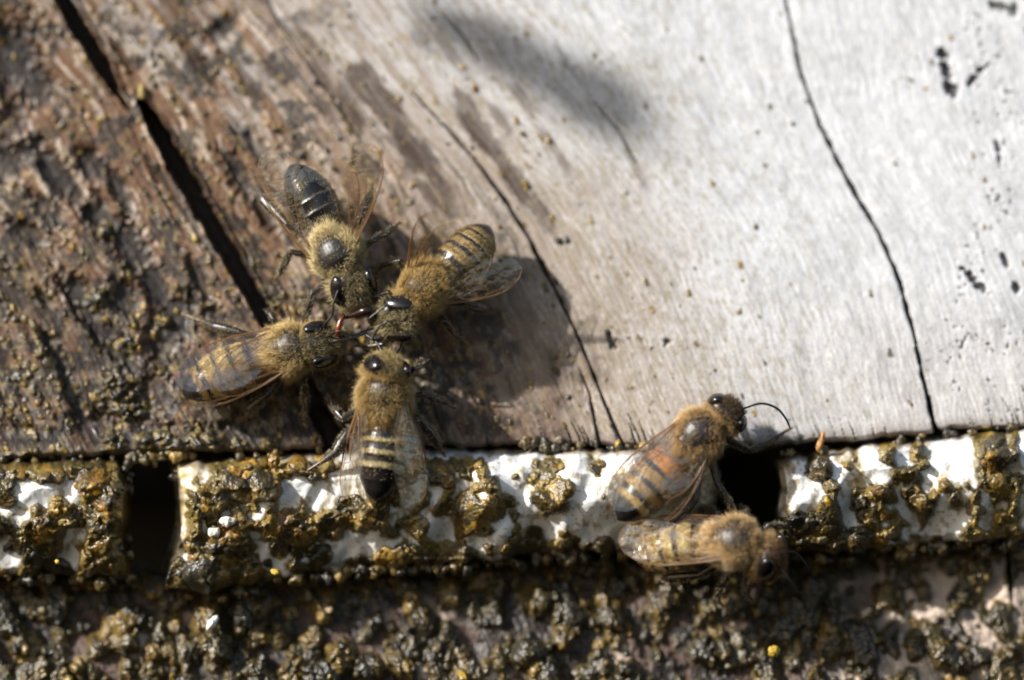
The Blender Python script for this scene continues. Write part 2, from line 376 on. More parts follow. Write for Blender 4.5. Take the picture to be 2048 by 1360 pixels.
low_lumps(3300, [2.2, 3.0, 4.2, 5.6, 7.5], .5, 1.05, .94, True)
# upper board: crumbs thick on the left, specks on the bleached right
LU = random.Random(44)
n = 0
while n < 2500:
    x = LU.uniform(-190, 1150); y = LU.uniform(-110, 915)
    if y > np.interp(x, EX, EY) - 2: continue
    u = float(grain_u(np.array([x]), np.array([y]))[0])
    dn = .85 * (1 - ss(200, 600, u)) + .07
    dn *= .1 + 2.0 * ss(.35, .65, float(fbm(np.array([u / 50]), np.array([y / 80]), 4, 81)[0]))
    dn += .5 * ss(700, 880, y) * (x < 330)
    if LU.random() > dn * .62 or (in_char_shade(x, y) and LU.random() < .75): continue
    n += 1
    big = 1.0 + .4 * ss(300, 850, y)
    r = LU.choice([1.6, 2.0, 2.4, 3.0, 3.8, 5.0]) * LU.uniform(.8, 1.2) * big
    c = resin_col(x, y, LU) if LU.random() < .8 else np.array(LU.choice([(.22, .13, .02), (.17, .085, .014), (.28, .19, .03)])) * LU.uniform(.6, 1.1)
    lump(x, y, r, c, LU.uniform(.45, .95), LU.uniform(.8, 1.3), LU.uniform(1, 1.9), hv(x, y) * .5, LU)
for i in range(3600):
    x = LU.uniform(560, 2230); y = LU.uniform(-110, 888)
    if y > np.interp(x, EX, EY) - 3: continue
    u = float(grain_u(np.array([x]), np.array([y]))[0])
    if LU.random() > .16 + .84 * ss(1350, 800, u + 300 * ss(600, 0, y)): continue
    r = LU.choice([1.5, 1.7, 2.0, 2.4, 3.0, 4.4]) * LU.uniform(.8, 1.2)
    c = np.array(LU.choice([(.17, .125, .045), (.24, .17, .05), (.13, .10, .045), (.30, .19, .045), (.09, .075, .05), (.20, .16, .08)]))
    lump(x, y, r, c * LU.uniform(.8, 1.3), LU.uniform(.2, .45), LU.uniform(1.0, 1.5), LU.uniform(1, 2.8), 0, LU)
for x, y, r in [(245, 795, 46), (230, 770, 30), (265, 820, 30), (225, 885, 26), (395, 890, 28), (425, 885, 24), (350, 890, 20), (480, 895, 18), (330, 878, 20), (290, 880, 20), (540, 890, 14), (190, 600, 20), (250, 690, 16), (330, 640, 14), (210, 460, 16)]:
    for k in range(30):
        a_ = LU.uniform(0, 6.3); q = r * math.sqrt(LU.random())
        lump(x + q * math.cos(a_), y + q * math.sin(a_), LU.uniform(2.5, 7), np.array(LU.choice([(.07, .062, .04), (.035, .031, .024), (.02, .019, .017), (.08, .06, .026), (.16, .11, .025)])) * LU.uniform(.7, 1.2), .9, 0, 1.3, .07 * (1 - q / r), LU)
LH *= 1 - .45 * ss(800, 860, gx) * ss(1330, 1250, gx) * (gy > 905) * (gy < 1115)
LH += np.where(LH > .004, (vnoise(gx / 2.6, gy / 2.6, 91) - .5) * .016, 0)

# ------------------------------------------------------------------ boards
def grid_quads(R, C):
    i = np.arange(R * C).reshape(R, C)
    return np.stack([i[:-1, :-1], i[1:, :-1], i[1:, 1:], i[:-1, 1:]], -1).reshape(-1, 4)
def split_object(name, V0, V1, F, col, rough, prop, mat, pcol, pname='propolis'):
    """one board or strip as a whole mesh, and the resin lying on it as a second object"""
    a = link(name, np_mesh(name, V0.reshape(-1, 3), F, None, col.reshape(-1, 3), rough.ravel()), mat)
    f = F[prop.ravel()[F].mean(1) > 0.004]
    ids, inv = np.unique(f, return_inverse=True)
    b = link(pname, np_mesh(pname, V1.reshape(-1, 3)[ids], inv.reshape(f.shape), None, pcol.reshape(-1, 3)[ids]), M['prop'])
    b['kind'] = 'stuff'
    return a, b
def blob_mask(x, y, L, nz, soft=.45):
    m_ = np.zeros_like(x)
    for cx, cy, rx, ry, ang, s in L:
        c, sn = math.cos(math.radians(ang)), math.sin(math.radians(ang))
        X = x - cx; Y = y - cy
        d = np.sqrt(((X * c + Y * sn) / rx) ** 2 + ((-X * sn + Y * c) / ry) ** 2) + (nz - .5) * 1.3
        m_ = np.maximum(m_, s * ss(1.0 + soft / 2, 1.0 - soft, d))
    return m_

# --- upper board
xs = np.arange(-170, 2225, 2.15); C_ = len(xs)
rows_f = np.linspace(0, 1, 470)
back = np.linspace(0, 1, 22)[1:]
X = np.repeat(xs[None], len(rows_f), 0); EDGE = edge_y(xs)
Y = -95 + (EDGE[None] + 95) * rows_f[:, None]
U = grain_u(X, Y)
patch = fbm(X / 90, Y / 90, 4, 131); speck = fbm(X / 7, Y / 9, 3, 141)
Uw = U + (patch - .5) * 9 + (vnoise(X / 30, Y / 40, 143) - .5) * 8
fine = fbm(Uw / 4.2, Y / 42, 4, 101); mid_ = fbm(Uw / 20, Y / 170, 4, 111); broad = fbm(U / 120, Y / 330, 3, 121)
hair = fbm(Uw / 2.6, Y / 34, 3, 145)
mott = fbm(X / 13, Y / 17, 4, 147)
UB = U + (mid_ - .5) * 330 + (patch - .5) * 380
st = 1 - ss(370, 760, UB)                                                  # how brown
deep = 1 - ss(-50, 420, U + (broad - .5) * 300 - 150 * ss(350, 700, Y))
beige = (1 - ss(700, 1230, U + (patch - .5) * 300)) * (.35 + .65 * ss(0, 560, Y))
lown = ss(1300, 1900, U) * 0 + ss(500, 860, Y)
col = np.ones(X.shape + (3,)) * np.array((.59, .598, .622))
col = mixc(col, (.43, .365, .315), np.clip(beige * 1.0, 0, 1))
col = mixc(col, (.44, .405, .375), .55 * lown * (1 - beige))
strk = fbm(Uw / 11, Y / 75, 3, 155); flk = fbm(Uw / 4.5, Y / 13, 3, 149); flk2 = fbm(Uw / 3.4, Y / 18, 3, 153)
col = col * (.90 + .20 * (fine - .5) + .05 * (mid_ - .5) + .36 * (mott - .5) + .24 * (strk - .5) + .22 * (patch - .5) - .14 * ss(.55, .7, hair) * (.4 + .8 * lown))[..., None]
col = mixc(col, (.22, .165, .125), .75 * ss(.54, .70, strk + .10 * (mott - .5)) * ss(1250, 640, U) * ss(820, 420, Y))
col = mixc(col, (.27, .225, .14), .72 * ss(.54, .66, flk) * (.22 + .78 * (1 - ss(900, 1700, U))))
col = mixc(col, (.74, .72, .70), .45 * ss(.62, .74, flk2))
col = mixc(col, (.30, .24, .20), .7 * ss(.50, .64, mid_ + .16 * (mott - .5)) * ss(1050, 560, U))
brn = np.array((.185, .102, .054)) * (.45 + 1.1 * fine)[..., None]
col = col + (brn - col) * (st * np.clip(.30 + .70 * ss(.36, .56, mid_ + (patch - .5) * .6 + deep * .25), 0, 1))[..., None]
red = np.array((.098, .052, .032)) * (.5 + fine)[..., None]
lowl = ss(380, 720, Y) * st
col = col + (red - col) * np.clip(np.maximum(deep * .55, lowl * .9) * ss(.25, .5, mid_ + (speck - .5) * .3 + .12), 0, 1)[..., None]
# pale grain showing through on the stained side
pale = ss(.57, .68, fbm(Uw / 16, Y / 80, 3, 151) + (speck - .5) * .25) * st * (1 - .75 * lowl)
col = mixc(col, (.47, .385, .305), .75 * pale)
STREAK = [(715, 150, 26, 26, 50, 1), (735, 175, 40, 28, 50, .9), (770, 210, 70, 22, 54, 1), (830, 300, 70, 22, 52, .95), (875, 360, 55, 15, 55, .9), (930, 205, 40, 14, 50, .8), (690, 190, 34, 40, 40, .6),
          (965, 270, 80, 17, 52, .9), (1030, 360, 70, 16, 55, .9), (1085, 430, 40, 12, 58, .8), (700, 225, 50, 18, 52, .8), (640, 150, 50, 12, 52, .6), (860, 390, 36, 12, 55, .8), (800, 390, 30, 12, 55, .6),
          (1000, 235, 40, 9, 52, .6), (1050, 205, 45, 10, 56, .6), (900, 110, 60, 9, 50, .5), (1110, 300, 70, 7, 58, .5), (1270, 330, 50, 7, 62, .45), (1130, 120, 50, 6, 58, .4), (620, 90, 60, 12, 52, .7), (560, 170, 60, 12, 55, .6)]
col = mixc(col, (.058, .036, .026), np.clip(blob_mask(X, Y, [(a_, b_, c_ * 1.1, d_ * 1.35, e_, f_) for a_, b_, c_, d_, e_, f_ in STREAK], mott * .5 + fine * .5) * (1.0 + .9 * (mid_ - .5)), 0, 1))
char_shade = blob_mask(X, Y, [(a_, b_, c_ * 1.15, d_ * 1.2, e_, f_) for a_, b_, c_, d_, e_, f_ in CHAR_SHADE], speck * .25 + mott * .5 + mid_ * .25, .6)
col = mixc(col, (.016, .015, .015), .93 * char_shade)
sootn = np.maximum(ss(.53, .66, fbm(X / 34, Y / 30, 4, 161) + .13 * lowl), ss(.60, .72, fbm(Uw / 9, Y / 110, 3, 163)) * .9) * st
col = mixc(col, (.022, .019, .017), .85 * sootn)
# small weathering dots and the gouge on the right
dots = ss(.84, .90, vnoise(X / 6, Y / 7, 171)) * ss(.45, .62, fbm(X / 70, Y / 90, 3, 181)) * ss(1780, 1960, X + (patch - .5) * 160)
GOUGE = [(1886, 108, 17, 12, 60, 1), (1893, 140, 24, 11, 80, 1), (1904, 180, 18, 12, 60, 1), (1945, 160, 16, 8, -50, .9), (1958, 140, 8, 6, 0, .9), (2005, 15, 34, 8, 20, .8), (2030, 20, 12, 12, 0, .9),
         (1940, 552, 22, 7, 45, 1), (1962, 575, 16, 9, 30, 1), (2032, 575, 8, 10, 0, .9), (1222, 680, 20, 9, 66, .85), (1334, 682, 9, 7, 0, .7), (2010, 520, 16, 6, 70, .8), (1995, 292, 16, 6, 70, .7), (2000, 320, 14, 5, 80, .7)]
gm = blob_mask(X, Y, GOUGE, speck, .4)
col = mixc(col, (.035, .036, .036), np.maximum(.9 * gm, .75 * dots))
ochre = ss(.66, .76, fbm(X / 8, Y / 12, 3, 191)) * (.12 + .6 * st + .55 * beige) * (1 - .8 * char_shade)
col = mixc(col, (.26, .19, .075), .6 * ochre)
grime = ss(.58, .70, mott) * beige * ss(350, 700, Y)
col = mixc(col, (.21, .175, .12), .55 * grime)
dep, rim = crack_mask(X, Y)
col = mixc(col, (.085, .060, .047), ss(.05, .3, dep))
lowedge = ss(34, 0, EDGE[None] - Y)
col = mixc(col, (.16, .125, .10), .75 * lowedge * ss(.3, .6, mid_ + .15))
lh = rast(LH, X, Y); lh = np.where(Y > EDGE[None] - 3, 0, lh) * (dep < .05)
lc = rast(LC, X, Y)
H = (broad - .5) * (.025 + .08 * st) + (mid_ - .5) * (.004 + .034 * st) + (fine - .5) * (.006 + .010 * st) + (speck - .5) * (.003 + .007 * st) + (hair - .5) * .006
H -= .085 * char_shade * st * (1 - ss(840, 880, Y)) + .06 * gm + .02 * dots
H -= dep
H += .03 * rim * ss(350, 200, U)
H -= .05 * ss(10, 0, EDGE[None] - Y) ** 2
rough = .74 - .34 * st * ss(.42, .65, speck) - .10 * char_shade
def with_under(H):
    V = W(X, Y, H); last = V[-1]; under = []
    for f in back:                                     # underside of the board, running back into the hive
        q = last.copy(); q[:, 1] += f ** 1.4 * 4.2; q[:, 2] += .05 * math.sin(f * 3.1) - .03 * (vnoise(xs / 12, xs * 0 + f * 9, 7) - .5); under.append(q)
    return np.concatenate([V, np.stack(under)])
V0 = with_under(H); V1 = with_under(H + lh + .002); nb = len(back)
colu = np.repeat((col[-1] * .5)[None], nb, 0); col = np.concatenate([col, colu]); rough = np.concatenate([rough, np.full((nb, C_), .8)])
lh = np.concatenate([lh, np.zeros((nb, C_))]); lc = np.concatenate([lc, np.zeros((nb, C_, 3))])
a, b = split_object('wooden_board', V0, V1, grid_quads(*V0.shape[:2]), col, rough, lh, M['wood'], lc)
tag(a, 'bleached cracked hive board above the white strip, stained brown on its left side', 'board')
b['label'] = 'brown propolis crumbs scattered on the upper board, dense on its left side'; b['category'] = 'propolis'

# --- lower board, set back behind the strip
fl_ = np.linspace(0, 1, 180); ytop = YB(xs) - 34
X = np.repeat(xs[None], len(fl_), 0); Y = ytop[None] + (1450 - ytop)[None] * fl_[:, None]
Ug = X - (Y - 1100) * .45
fine = fbm(Ug / 5, Y / 70, 3, 201); mid_ = fbm(Ug / 24, Y / 160, 3, 211); speck = fbm(X / 7, Y / 8, 3, 221); patch = fbm(X / 80, Y / 60, 3, 231)
right = ss(1560, 1780, X + (patch - .5) * 200)
col = np.ones(X.shape + (3,)) * np.array((.085, .054, .041)) * (.5 + .9 * fine)[..., None]
col = col + (np.array((.52, .42, .34)) * (.6 + .7 * fine)[..., None] - col) * np.clip(right + .8 * ss(.6, .7, patch) * ss(1200, 1260, Y), 0, 1)[..., None]
dark = ss(.42, .58, fbm(X / 40, Y / 36, 3, 241) + .16 * ss(1200, 1130, Y) + .05 * (1 - right)) * (1 - .5 * right)  # dark patches thicken close under the strip, its shade put into the colour
col = mixc(col, (.022, .019, .017), .9 * dark)
pale2 = blob_mask(X, Y, [(870, 1215, 60, 16, 30, .6), (1080, 1205, 40, 26, 10, .9), (905, 1210, 18, 14, 0, .7), (1235, 1335, 50, 24, 0, .9), (1465, 1265, 30, 20, 20, .9), (370, 1240, 40, 20, 0, .5), (1900, 1180, 90, 30, 10, .6), (1500, 1300, 40, 24, 0, .7)], speck, .6)
col = mixc(col, (.48, .36, .27), .75 * pale2)
ck = ss(1.0, .4, np.abs(X - np.interp(Y, [1080, 1200, 1300], [2012, 2024, 2030])) / 5) * ss(1210, 1180, Y)
col = mixc(col, (.02, .017, .015), ck)
lh = rast(LH, X, Y) * ss(0, .03, fl_)[:, None] * 1.25; lc = rast(LC, X, Y)
H = -.55 + .14 * ss(1100, 1400, Y) + (patch - .5) * .14 + (mid_ - .5) * .05 + (fine - .5) * .02 + (speck - .5) * .03 - .2 * ck - .12 * ss(.12, 0, fl_)[:, None]
rough = .68 - .2 * dark
def with_ledge(H):
    V = W(X, Y, H); top = V[0]; un = []
    for f in np.linspace(1, 0, 10)[:-1]:
        q = top.copy(); q[:, 1] += f * 3.8; q[:, 2] -= f * .5; un.append(q)
    return np.concatenate([np.stack(un), V])
V0 = with_ledge(H); V1 = with_ledge(H + lh + .002); k = 9
col = np.concatenate([np.repeat(col[:1] * .5, k, 0), col]); rough = np.concatenate([np.full((k, C_), .8), rough])  # ledge running back into the holes at half colour, shade painted in
lh = np.concatenate([np.zeros((k, C_)), lh]); lc = np.concatenate([np.zeros((k, C_, 3)), lc])
a, b = split_object('wooden_board', V0, V1, grid_quads(*V0.shape[:2]), col, rough, lh, M['wood'], lc)
tag(a, 'dark lower hive board set back under the white strip, covered in crumbs', 'board')
b['label'] = 'glossy olive and amber propolis lumps heaped on the lower board'; b['category'] = 'propolis'

# --- board far inside the hive, coloured near black so the openings read unlit
bm_x = np.linspace(-7, 7, 60); bm_z = np.linspace(-3.6, 0.4, 24)
X, Z = np.meshgrid(bm_x, bm_z)
V = np.stack([X, 3.6 + .05 * vnoise(X * 3, Z * 3, 5), Z], -1)
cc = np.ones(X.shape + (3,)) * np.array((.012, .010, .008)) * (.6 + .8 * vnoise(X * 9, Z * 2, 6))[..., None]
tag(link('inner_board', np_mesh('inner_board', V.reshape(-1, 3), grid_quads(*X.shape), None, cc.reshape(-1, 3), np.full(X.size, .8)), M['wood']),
    'inner board deep behind the two entrance holes, coloured near black for shade', 'board')

# --- white strip in three lengths
def strip(x0, x1, end0, end1, label, plabel):
    m_ = 16
    core = np.arange(x0 + 14, x1 - 14, 2.1)
    xa = x0 + 14 * np.linspace(0, 1, m_) ** .6 if end0 else np.array([x0]); xb = x1 - 14 * np.linspace(1, 0, m_) ** .6 if end1 else np.array([x1])
    xx = np.concatenate([xa, core, xb])
    fr = np.concatenate([np.linspace(0, .05, 12)[:-1], np.linspace(.05, .95, 112), np.linspace(.95, 1, 12)[1:]])
    X = np.repeat(xx[None], len(fr), 0); XB = X
    yt = YT(xx) + (vnoise(xx / 16, xx * 0, 13) - .5) * 9; yb = YB(xx) + (vnoise(xx / 18, xx * 0, 14) - .5) * 16
    Y = yt[None] + (yb - yt)[None] * fr[:, None]; T = fr[:, None] + X * 0
    # uneven, slanting ends at the openings
    if end0: X = X + ss(120, 0, XB - x0) * ((12 * np.sin((T - .1) * 3.0) - 34 * ss(.35, 1, T) if x0 < 800 else 16 * np.sin(T * 4.2)) + (vnoise(T * 8, T * 0, 15) - .5) * 30)
    if end1: X = X + ss(120, 0, x1 - XB) * ((-8 * np.sin(T * 5) if x1 < 800 else -10 * np.sin(T * 3)) + (vnoise(T * 8, T * 0, 16) - .5) * 30)
    wav = fbm(X / 95, Y / 150, 2, 251); wav2 = fbm((X + Y * .5) / 46, Y / 90, 2, 261); sp = fbm(X / 9, Y / 9, 3, 271)
    ridge = np.exp(-((X - np.interp(Y, [905, 960, 1090, 1130], [1010, 1050, 1175, 1230])) / 16) ** 2) * .06
    prof = np.interp(T, [0, .03, .08, .24, .5, .75, .90, .97, 1], [-.34, -.06, .10, .20, .13, -.02, -.12, -.24, -.65])
    H = prof + (wav - .5) * .26 + (wav2 - .5) * .16 + ridge + (sp - .5) * .005
    if end0: H -= .75 * ss(16, 0, XB - x0) ** 1.6 + .10 * ss(46, 0, XB - x0)
    if end1: H -= .75 * ss(16, 0, x1 - XB) ** 1.6 + .10 * ss(46, 0, x1 - XB)
    cv = strip_cover(X, Y)
    film = np.maximum(ss(.37, .54, cv), .85 * ss(.60, .68, fbm(X / 13, Y / 16, 3, 311)) * ss(.05, .25, cv + .3 * fbm(X / 60, Y / 60, 2, 313)))
    edge = np.maximum(ss(.10, .03, T), ss(.93, .985, T)); endm = np.zeros_like(X)
    if end0: endm = np.maximum(endm, ss(48, 10, XB - x0))
    if end1: endm = np.maximum(endm, ss(48, 10, x1 - XB))
    col = np.ones(X.shape + (3,)) * np.array((.80, .80, .795)) * (.93 + .1 * sp)[..., None]
    yel = ss(.45, .75, fbm(X / 40, Y / 40, 3, 281) + .25 * endm)
    col = mixc(col, (.74, .60, .34), .6 * yel * ss(.12, .42, cv))
    col = mixc(col, (.52, .38, .17), .7 * endm * ss(.35, .6, sp))
    col = mixc(col, np.array((.24, .165, .04)), film * (.62 + .3 * sp)); col = mixc(col, (.085, .062, .018), .9 * ss(.50, .72, cv))
    col = mixc(col, (.19, .135, .07), .8 * edge * ss(.3, .5, fbm(X / 30, Y / 12, 3, 291) + .1))
    ds = ss(.83, .87, vnoise(X / 7, Y / 7, 301)) * (film < .3)
    col = mixc(col, (.22, .17, .05), .6 * ds)
    lh = rast(LH, X, Y); lc = rast(LC, X, Y)
    lh = lh * ss(0, .02, T) * ss(1, .985, T)
    rough = .38 + .1 * film
    a, b = split_object('entrance_strip', W(X, Y, H), W(X, Y, H + lh + .002), grid_quads(*X.shape), col, rough, lh, M['white'], lc)
    tag(a, label, 'strip'); b['label'] = plabel; b['category'] = 'propolis'
strip(-170, 260, False, True, 'white strip piece left of the left entrance hole, crusted with brown resin', 'brown propolis crust on the strip left of the left hole')
strip(350, 1436, True, True, 'long white strip piece between the two entrance holes, mottled with resin', 'olive brown propolis crust on the strip between the holes')
strip(1548, 2224, True, False, 'bright white strip piece right of the right entrance hole with drips of resin', 'amber propolis drips and crust on the strip right of the right hole')

# ------------------------------------------------------------------ tubes and closed solids
def catmull(P, n=6):
    P = np.asarray(P, float); out = []
    Q = np.concatenate([[2 * P[0] - P[1]], P, [2 * P[-1] - P[-2]]])
    for i in range(1, len(Q) - 2):
        for k in range(n):
            t_ = k / n
            out.append(.5 * (2 * Q[i] + (Q[i + 1] - Q[i - 1]) * t_ + (2 * Q[i - 1] - 5 * Q[i] + 4 * Q[i + 1] - Q[i + 2]) * t_ ** 2 + (3 * Q[i] - Q[i - 1] - 3 * Q[i + 1] + Q[i + 2]) * t_ ** 3))
    out.append(P[-1]); return np.array(out)
class Solid:
    def __init__(s): s.v = []; s.q = []; s.t = []; s.n = 0
    def add(s, V, q, t):
        s.v.append(np.asarray(V, float)); s.q += [tuple(i + s.n for i in f) for f in q]; s.t += [tuple(i + s.n for i in f) for f in t]; s.n += len(V)
    def rings(s, R):
        """R: (n, k, 3) rings, closed with end caps"""
        R = np.asarray(R); n_, k_ = R.shape[:2]
        V = np.concatenate([R.reshape(-1, 3), [R[0].mean(0)], [R[-1].mean(0)]])
        q = []; t_ = []
        for i in range(n_ - 1):
            for j in range(k_):
                q.append((i * k_ + j, i * k_ + (j + 1) % k_, (i + 1) * k_ + (j + 1) % k_, (i + 1) * k_ + j))
        for j in range(k_):
            t_.append((n_ * k_, (j + 1) % k_, j)); t_.append((n_ * k_ + 1, (n_ - 1) * k_ + j, (n_ - 1) * k_ + (j + 1) % k_))
        s.add(V, q, t_)
    def tube(s, P, r, k=8):
        P = np.asarray(P, float); r = np.broadcast_to(np.asarray(r, float), (len(P),))
        T = np.gradient(P, axis=0); T /= np.linalg.norm(T, axis=1)[:, None] + 1e-9
        ref = np.array([.31, .83, .47]); th = np.linspace(0, 2 * np.pi, k, endpoint=False); R = []
        for i in range(len(P)):
            a_ = np.cross(T[i], ref); a_ /= np.linalg.norm(a_); b_ = np.cross(T[i], a_)
            R.append(P[i] + r[i] * (np.cos(th)[:, None] * a_ + np.sin(th)[:, None] * b_))
        s.rings(R)
    def ellipsoid(s, c, ax, r, nu=14, nv=10, fn=None):
        ax = np.asarray(ax); R = []
        for i in range(1, nv):
            ph = np.pi * i / nv
            th = np.linspace(0, 2 * np.pi, nu, endpoint=False)
            L = np.stack([np.full(nu, np.cos(ph)) * r[0], np.sin(ph) * np.cos(th) * r[1], np.sin(ph) * np.sin(th) * r[2]], -1)
            if fn: L = fn(L)
            R.append(np.asarray(c) + L @ ax)
        s.rings(R)
    def mesh(s, name, off=(0, 0, 0)):
        return np_mesh(name, np.concatenate(s.v) - np.asarray(off), s.q if s.q else None, s.t if s.t else None)

# ------------------------------------------------------------------ bees
FORE = np.array([(0, .006), (.12, .02), (.3, .038), (.5, .045), (.68, .038), (.8, .012), (.89, -.04), (.945, -.11), (.95, -.17), (.92, -.235), (.85, -.285), (.74, -.315), (.62, -.315), (.5, -.29), (.38, -.235), (.25, -.16), (.12, -.075), (0, -.025)])
HIND = np.array([(0, .006), (.12, .028), (.3, .04), (.45, .02), (.56, -.03), (.63, -.10), (.63, -.16), (.56, -.21), (.45, -.225), (.32, -.21), (.2, -.165), (.1, -.09), (0, -.02)])
VF = [([(0, 0), (.12, .012), (.3, .03), (.5, .037), (.68, .028)], .0075), ([(.02, -.004), (.2, .008), (.4, .02), (.5, .03)], .006), ([(.5, .03), (.56, .005), (.7, -.005), (.82, -.03), (.86, -.03), (.8, .0), (.7, .025)], .004),
      ([(.02, -.012), (.2, -.03), (.36, -.045), (.5, -.07), (.6, -.10), (.72, -.13)], .005), ([(.2, -.03), (.3, -.10), (.45, -.17), (.56, -.21)], .004), ([(.0, -.02), (.15, -.08), (.3, -.155), (.42, -.20)], .0045),
      ([(.36, -.045), (.40, .018)], .004), ([(.36, -.045), (.35, -.125)], .0035), ([(.5, -.07), (.47, -.175)], .0035), ([(.56, .005), (.54, -.08)], .0035), ([(.66, -.003), (.63, -.11)], .0035), ([(.74, -.012), (.72, -.13), (.66, -.2)], .0035)]
VH = [([(0, 0), (.12, .02), (.3, .03), (.42, .018)], .005), ([(.03, -.01), (.2, -.03), (.36, -.05), (.5, -.09)], .0035), ([(.03, -.015), (.15, -.08), (.28, -.14)], .003), ([(.3, .03), (.3, -.04)], .003)]
def inside(pts, poly):
    x, y = pts[:, 0], pts[:, 1]; c = np.zeros(len(pts), bool); j = len(poly) - 1
    for i in range(len(poly)):
        xi, yi = poly[i]; xj, yj = poly[j]
        with np.errstate(divide='ignore', invalid='ignore'):
            c ^= ((yi > y) != (yj > y)) & (x < (xj - xi) * (y - yi) / (yj - yi) + xi)
        j = i
    return c
def make_wing(parent, off, root, tip, lead, hind=False, scale=1.0, camber=.05):
    root = np.asarray(root); sp = tip - root; L = np.linalg.norm(sp); sp = sp / L
    ld = lead - sp * np.dot(lead, sp); ld /= np.linalg.norm(ld); nn = np.cross(sp, ld)
    if nn[1] > 0: nn = -nn
    O = HIND if hind else FORE; sc = L / O[:, 0].max()
    # wing outline: the tip of the span lies on the line root-tip
    mid_t = -.07
    def place(s, tt):
        s = np.asarray(s); tt = np.asarray(tt)
        z = camber * (s * (1 - s) * .8) - .25 * (tt + .12) ** 2 + .0016 * np.sin(tt * 60 + s * 9) * np.minimum(1, s * 4) + .004 * np.sin(s * 17 + tt * 14)
        t2 = tt - mid_t * np.minimum(s / .6, 1)
        return root + (s[:, None] * sp + t2[:, None] * ld + z[:, None] * nn) * sc
    # sample: chordwise strips between leading and trailing edge
    o = catmull(np.concatenate([O, O[:1]]), 5); half = np.argmax(o[:, 0])
    le, te = o[:half + 1], o[half:][::-1]
    ns, nc = 44, 18; S = np.linspace(0, O[:, 0].max(), ns); S = O[:, 0].max() * (1 - (1 - S / S[-1]) ** 1.5)
    lt = np.interp(S, le[:, 0], le[:, 1]); tt_ = np.interp(S, te[:, 0], te[:, 1])
    G = np.linspace(0, 1, nc); SS = np.repeat(S[:, None], nc, 1); TT = lt[:, None] + (tt_ - lt)[:, None] * G[None]
    V = place(SS.ravel(), TT.ravel()) - off
    wing = link('wing', np_mesh('wing', V, grid_quads(ns, nc)), M['wing'], parent)
    sd = Solid()
    for pl, r in (VH if hind else VF):
        pl = catmull(np.array(pl), 5) if len(pl) > 2 else np.array(pl)
        pl = np.array([pl[0] + (pl[-1] - pl[0]) * q for q in np.linspace(0, 1, 4)]) if len(pl) == 2 else pl
        P = place(pl[:, 0], pl[:, 1]) - off
        sd.tube(P, np.linspace(r, r * .6, len(P)) * .8, 5)
    lo = place(le[:, 0], le[:, 1]) - off
    sd.tube(lo, np.linspace(.0065, .0022, len(lo)), 5)
    link('wing_vein', sd.mesh('wing_vein'), M['vein'], wing)
    return wing

def fur_mesh(P, N, L, Cc, thick, bend, seed):
    r = np.random.default_rng(seed); n_ = len(P)
    d = N + r.normal(0, .36, (n_, 3)); d /= np.linalg.norm(d, axis=1)[:, None]
    ref = r.normal(0, 1, (n_, 3)); a_ = np.cross(d, ref); a_ /= np.linalg.norm(a_, axis=1)[:, None]; b_ = np.cross(d, a_)
    bd = bend + r.normal(0, .12, (n_, 3))
    V = np.empty((n_, 7, 3))
    for j, (f, k) in enumerate([(0, 1.0), (.55, .8)]):
        c = P + d * (L * f)[:, None] + bd * (L * f * f)[:, None]
        for i in range(3):
            an = i * 2.0944
            V[:, j * 3 + i] = c + (a_ * math.cos(an) + b_ * math.sin(an)) * (thick * k)[:, None]
    V[:, 6] = P + d * L[:, None] + bd * L[:, None]
    base = (np.arange(n_) * 7)[:, None, None]
    q = (np.array([[0, 1, 4, 3], [1, 2, 5, 4], [2, 0, 3, 5]])[None] + base).reshape(-1, 4)
    t_ = (np.array([[3, 4, 6], [4, 5, 6], [5, 3, 6]])[None] + base).reshape(-1, 3)
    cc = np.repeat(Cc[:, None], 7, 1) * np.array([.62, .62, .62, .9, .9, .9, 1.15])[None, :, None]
    return np_mesh('fur', V.reshape(-1, 3), q, t_, cc.reshape(-1, 3))

def seg_dist(P, a_, b_):
    ab = b_ - a_; t_ = np.clip(((P - a_) @ ab) / (ab @ ab), 0, 1)
    return np.linalg.norm(P - (a_ + t_[:, None] * ab), axis=1), t_

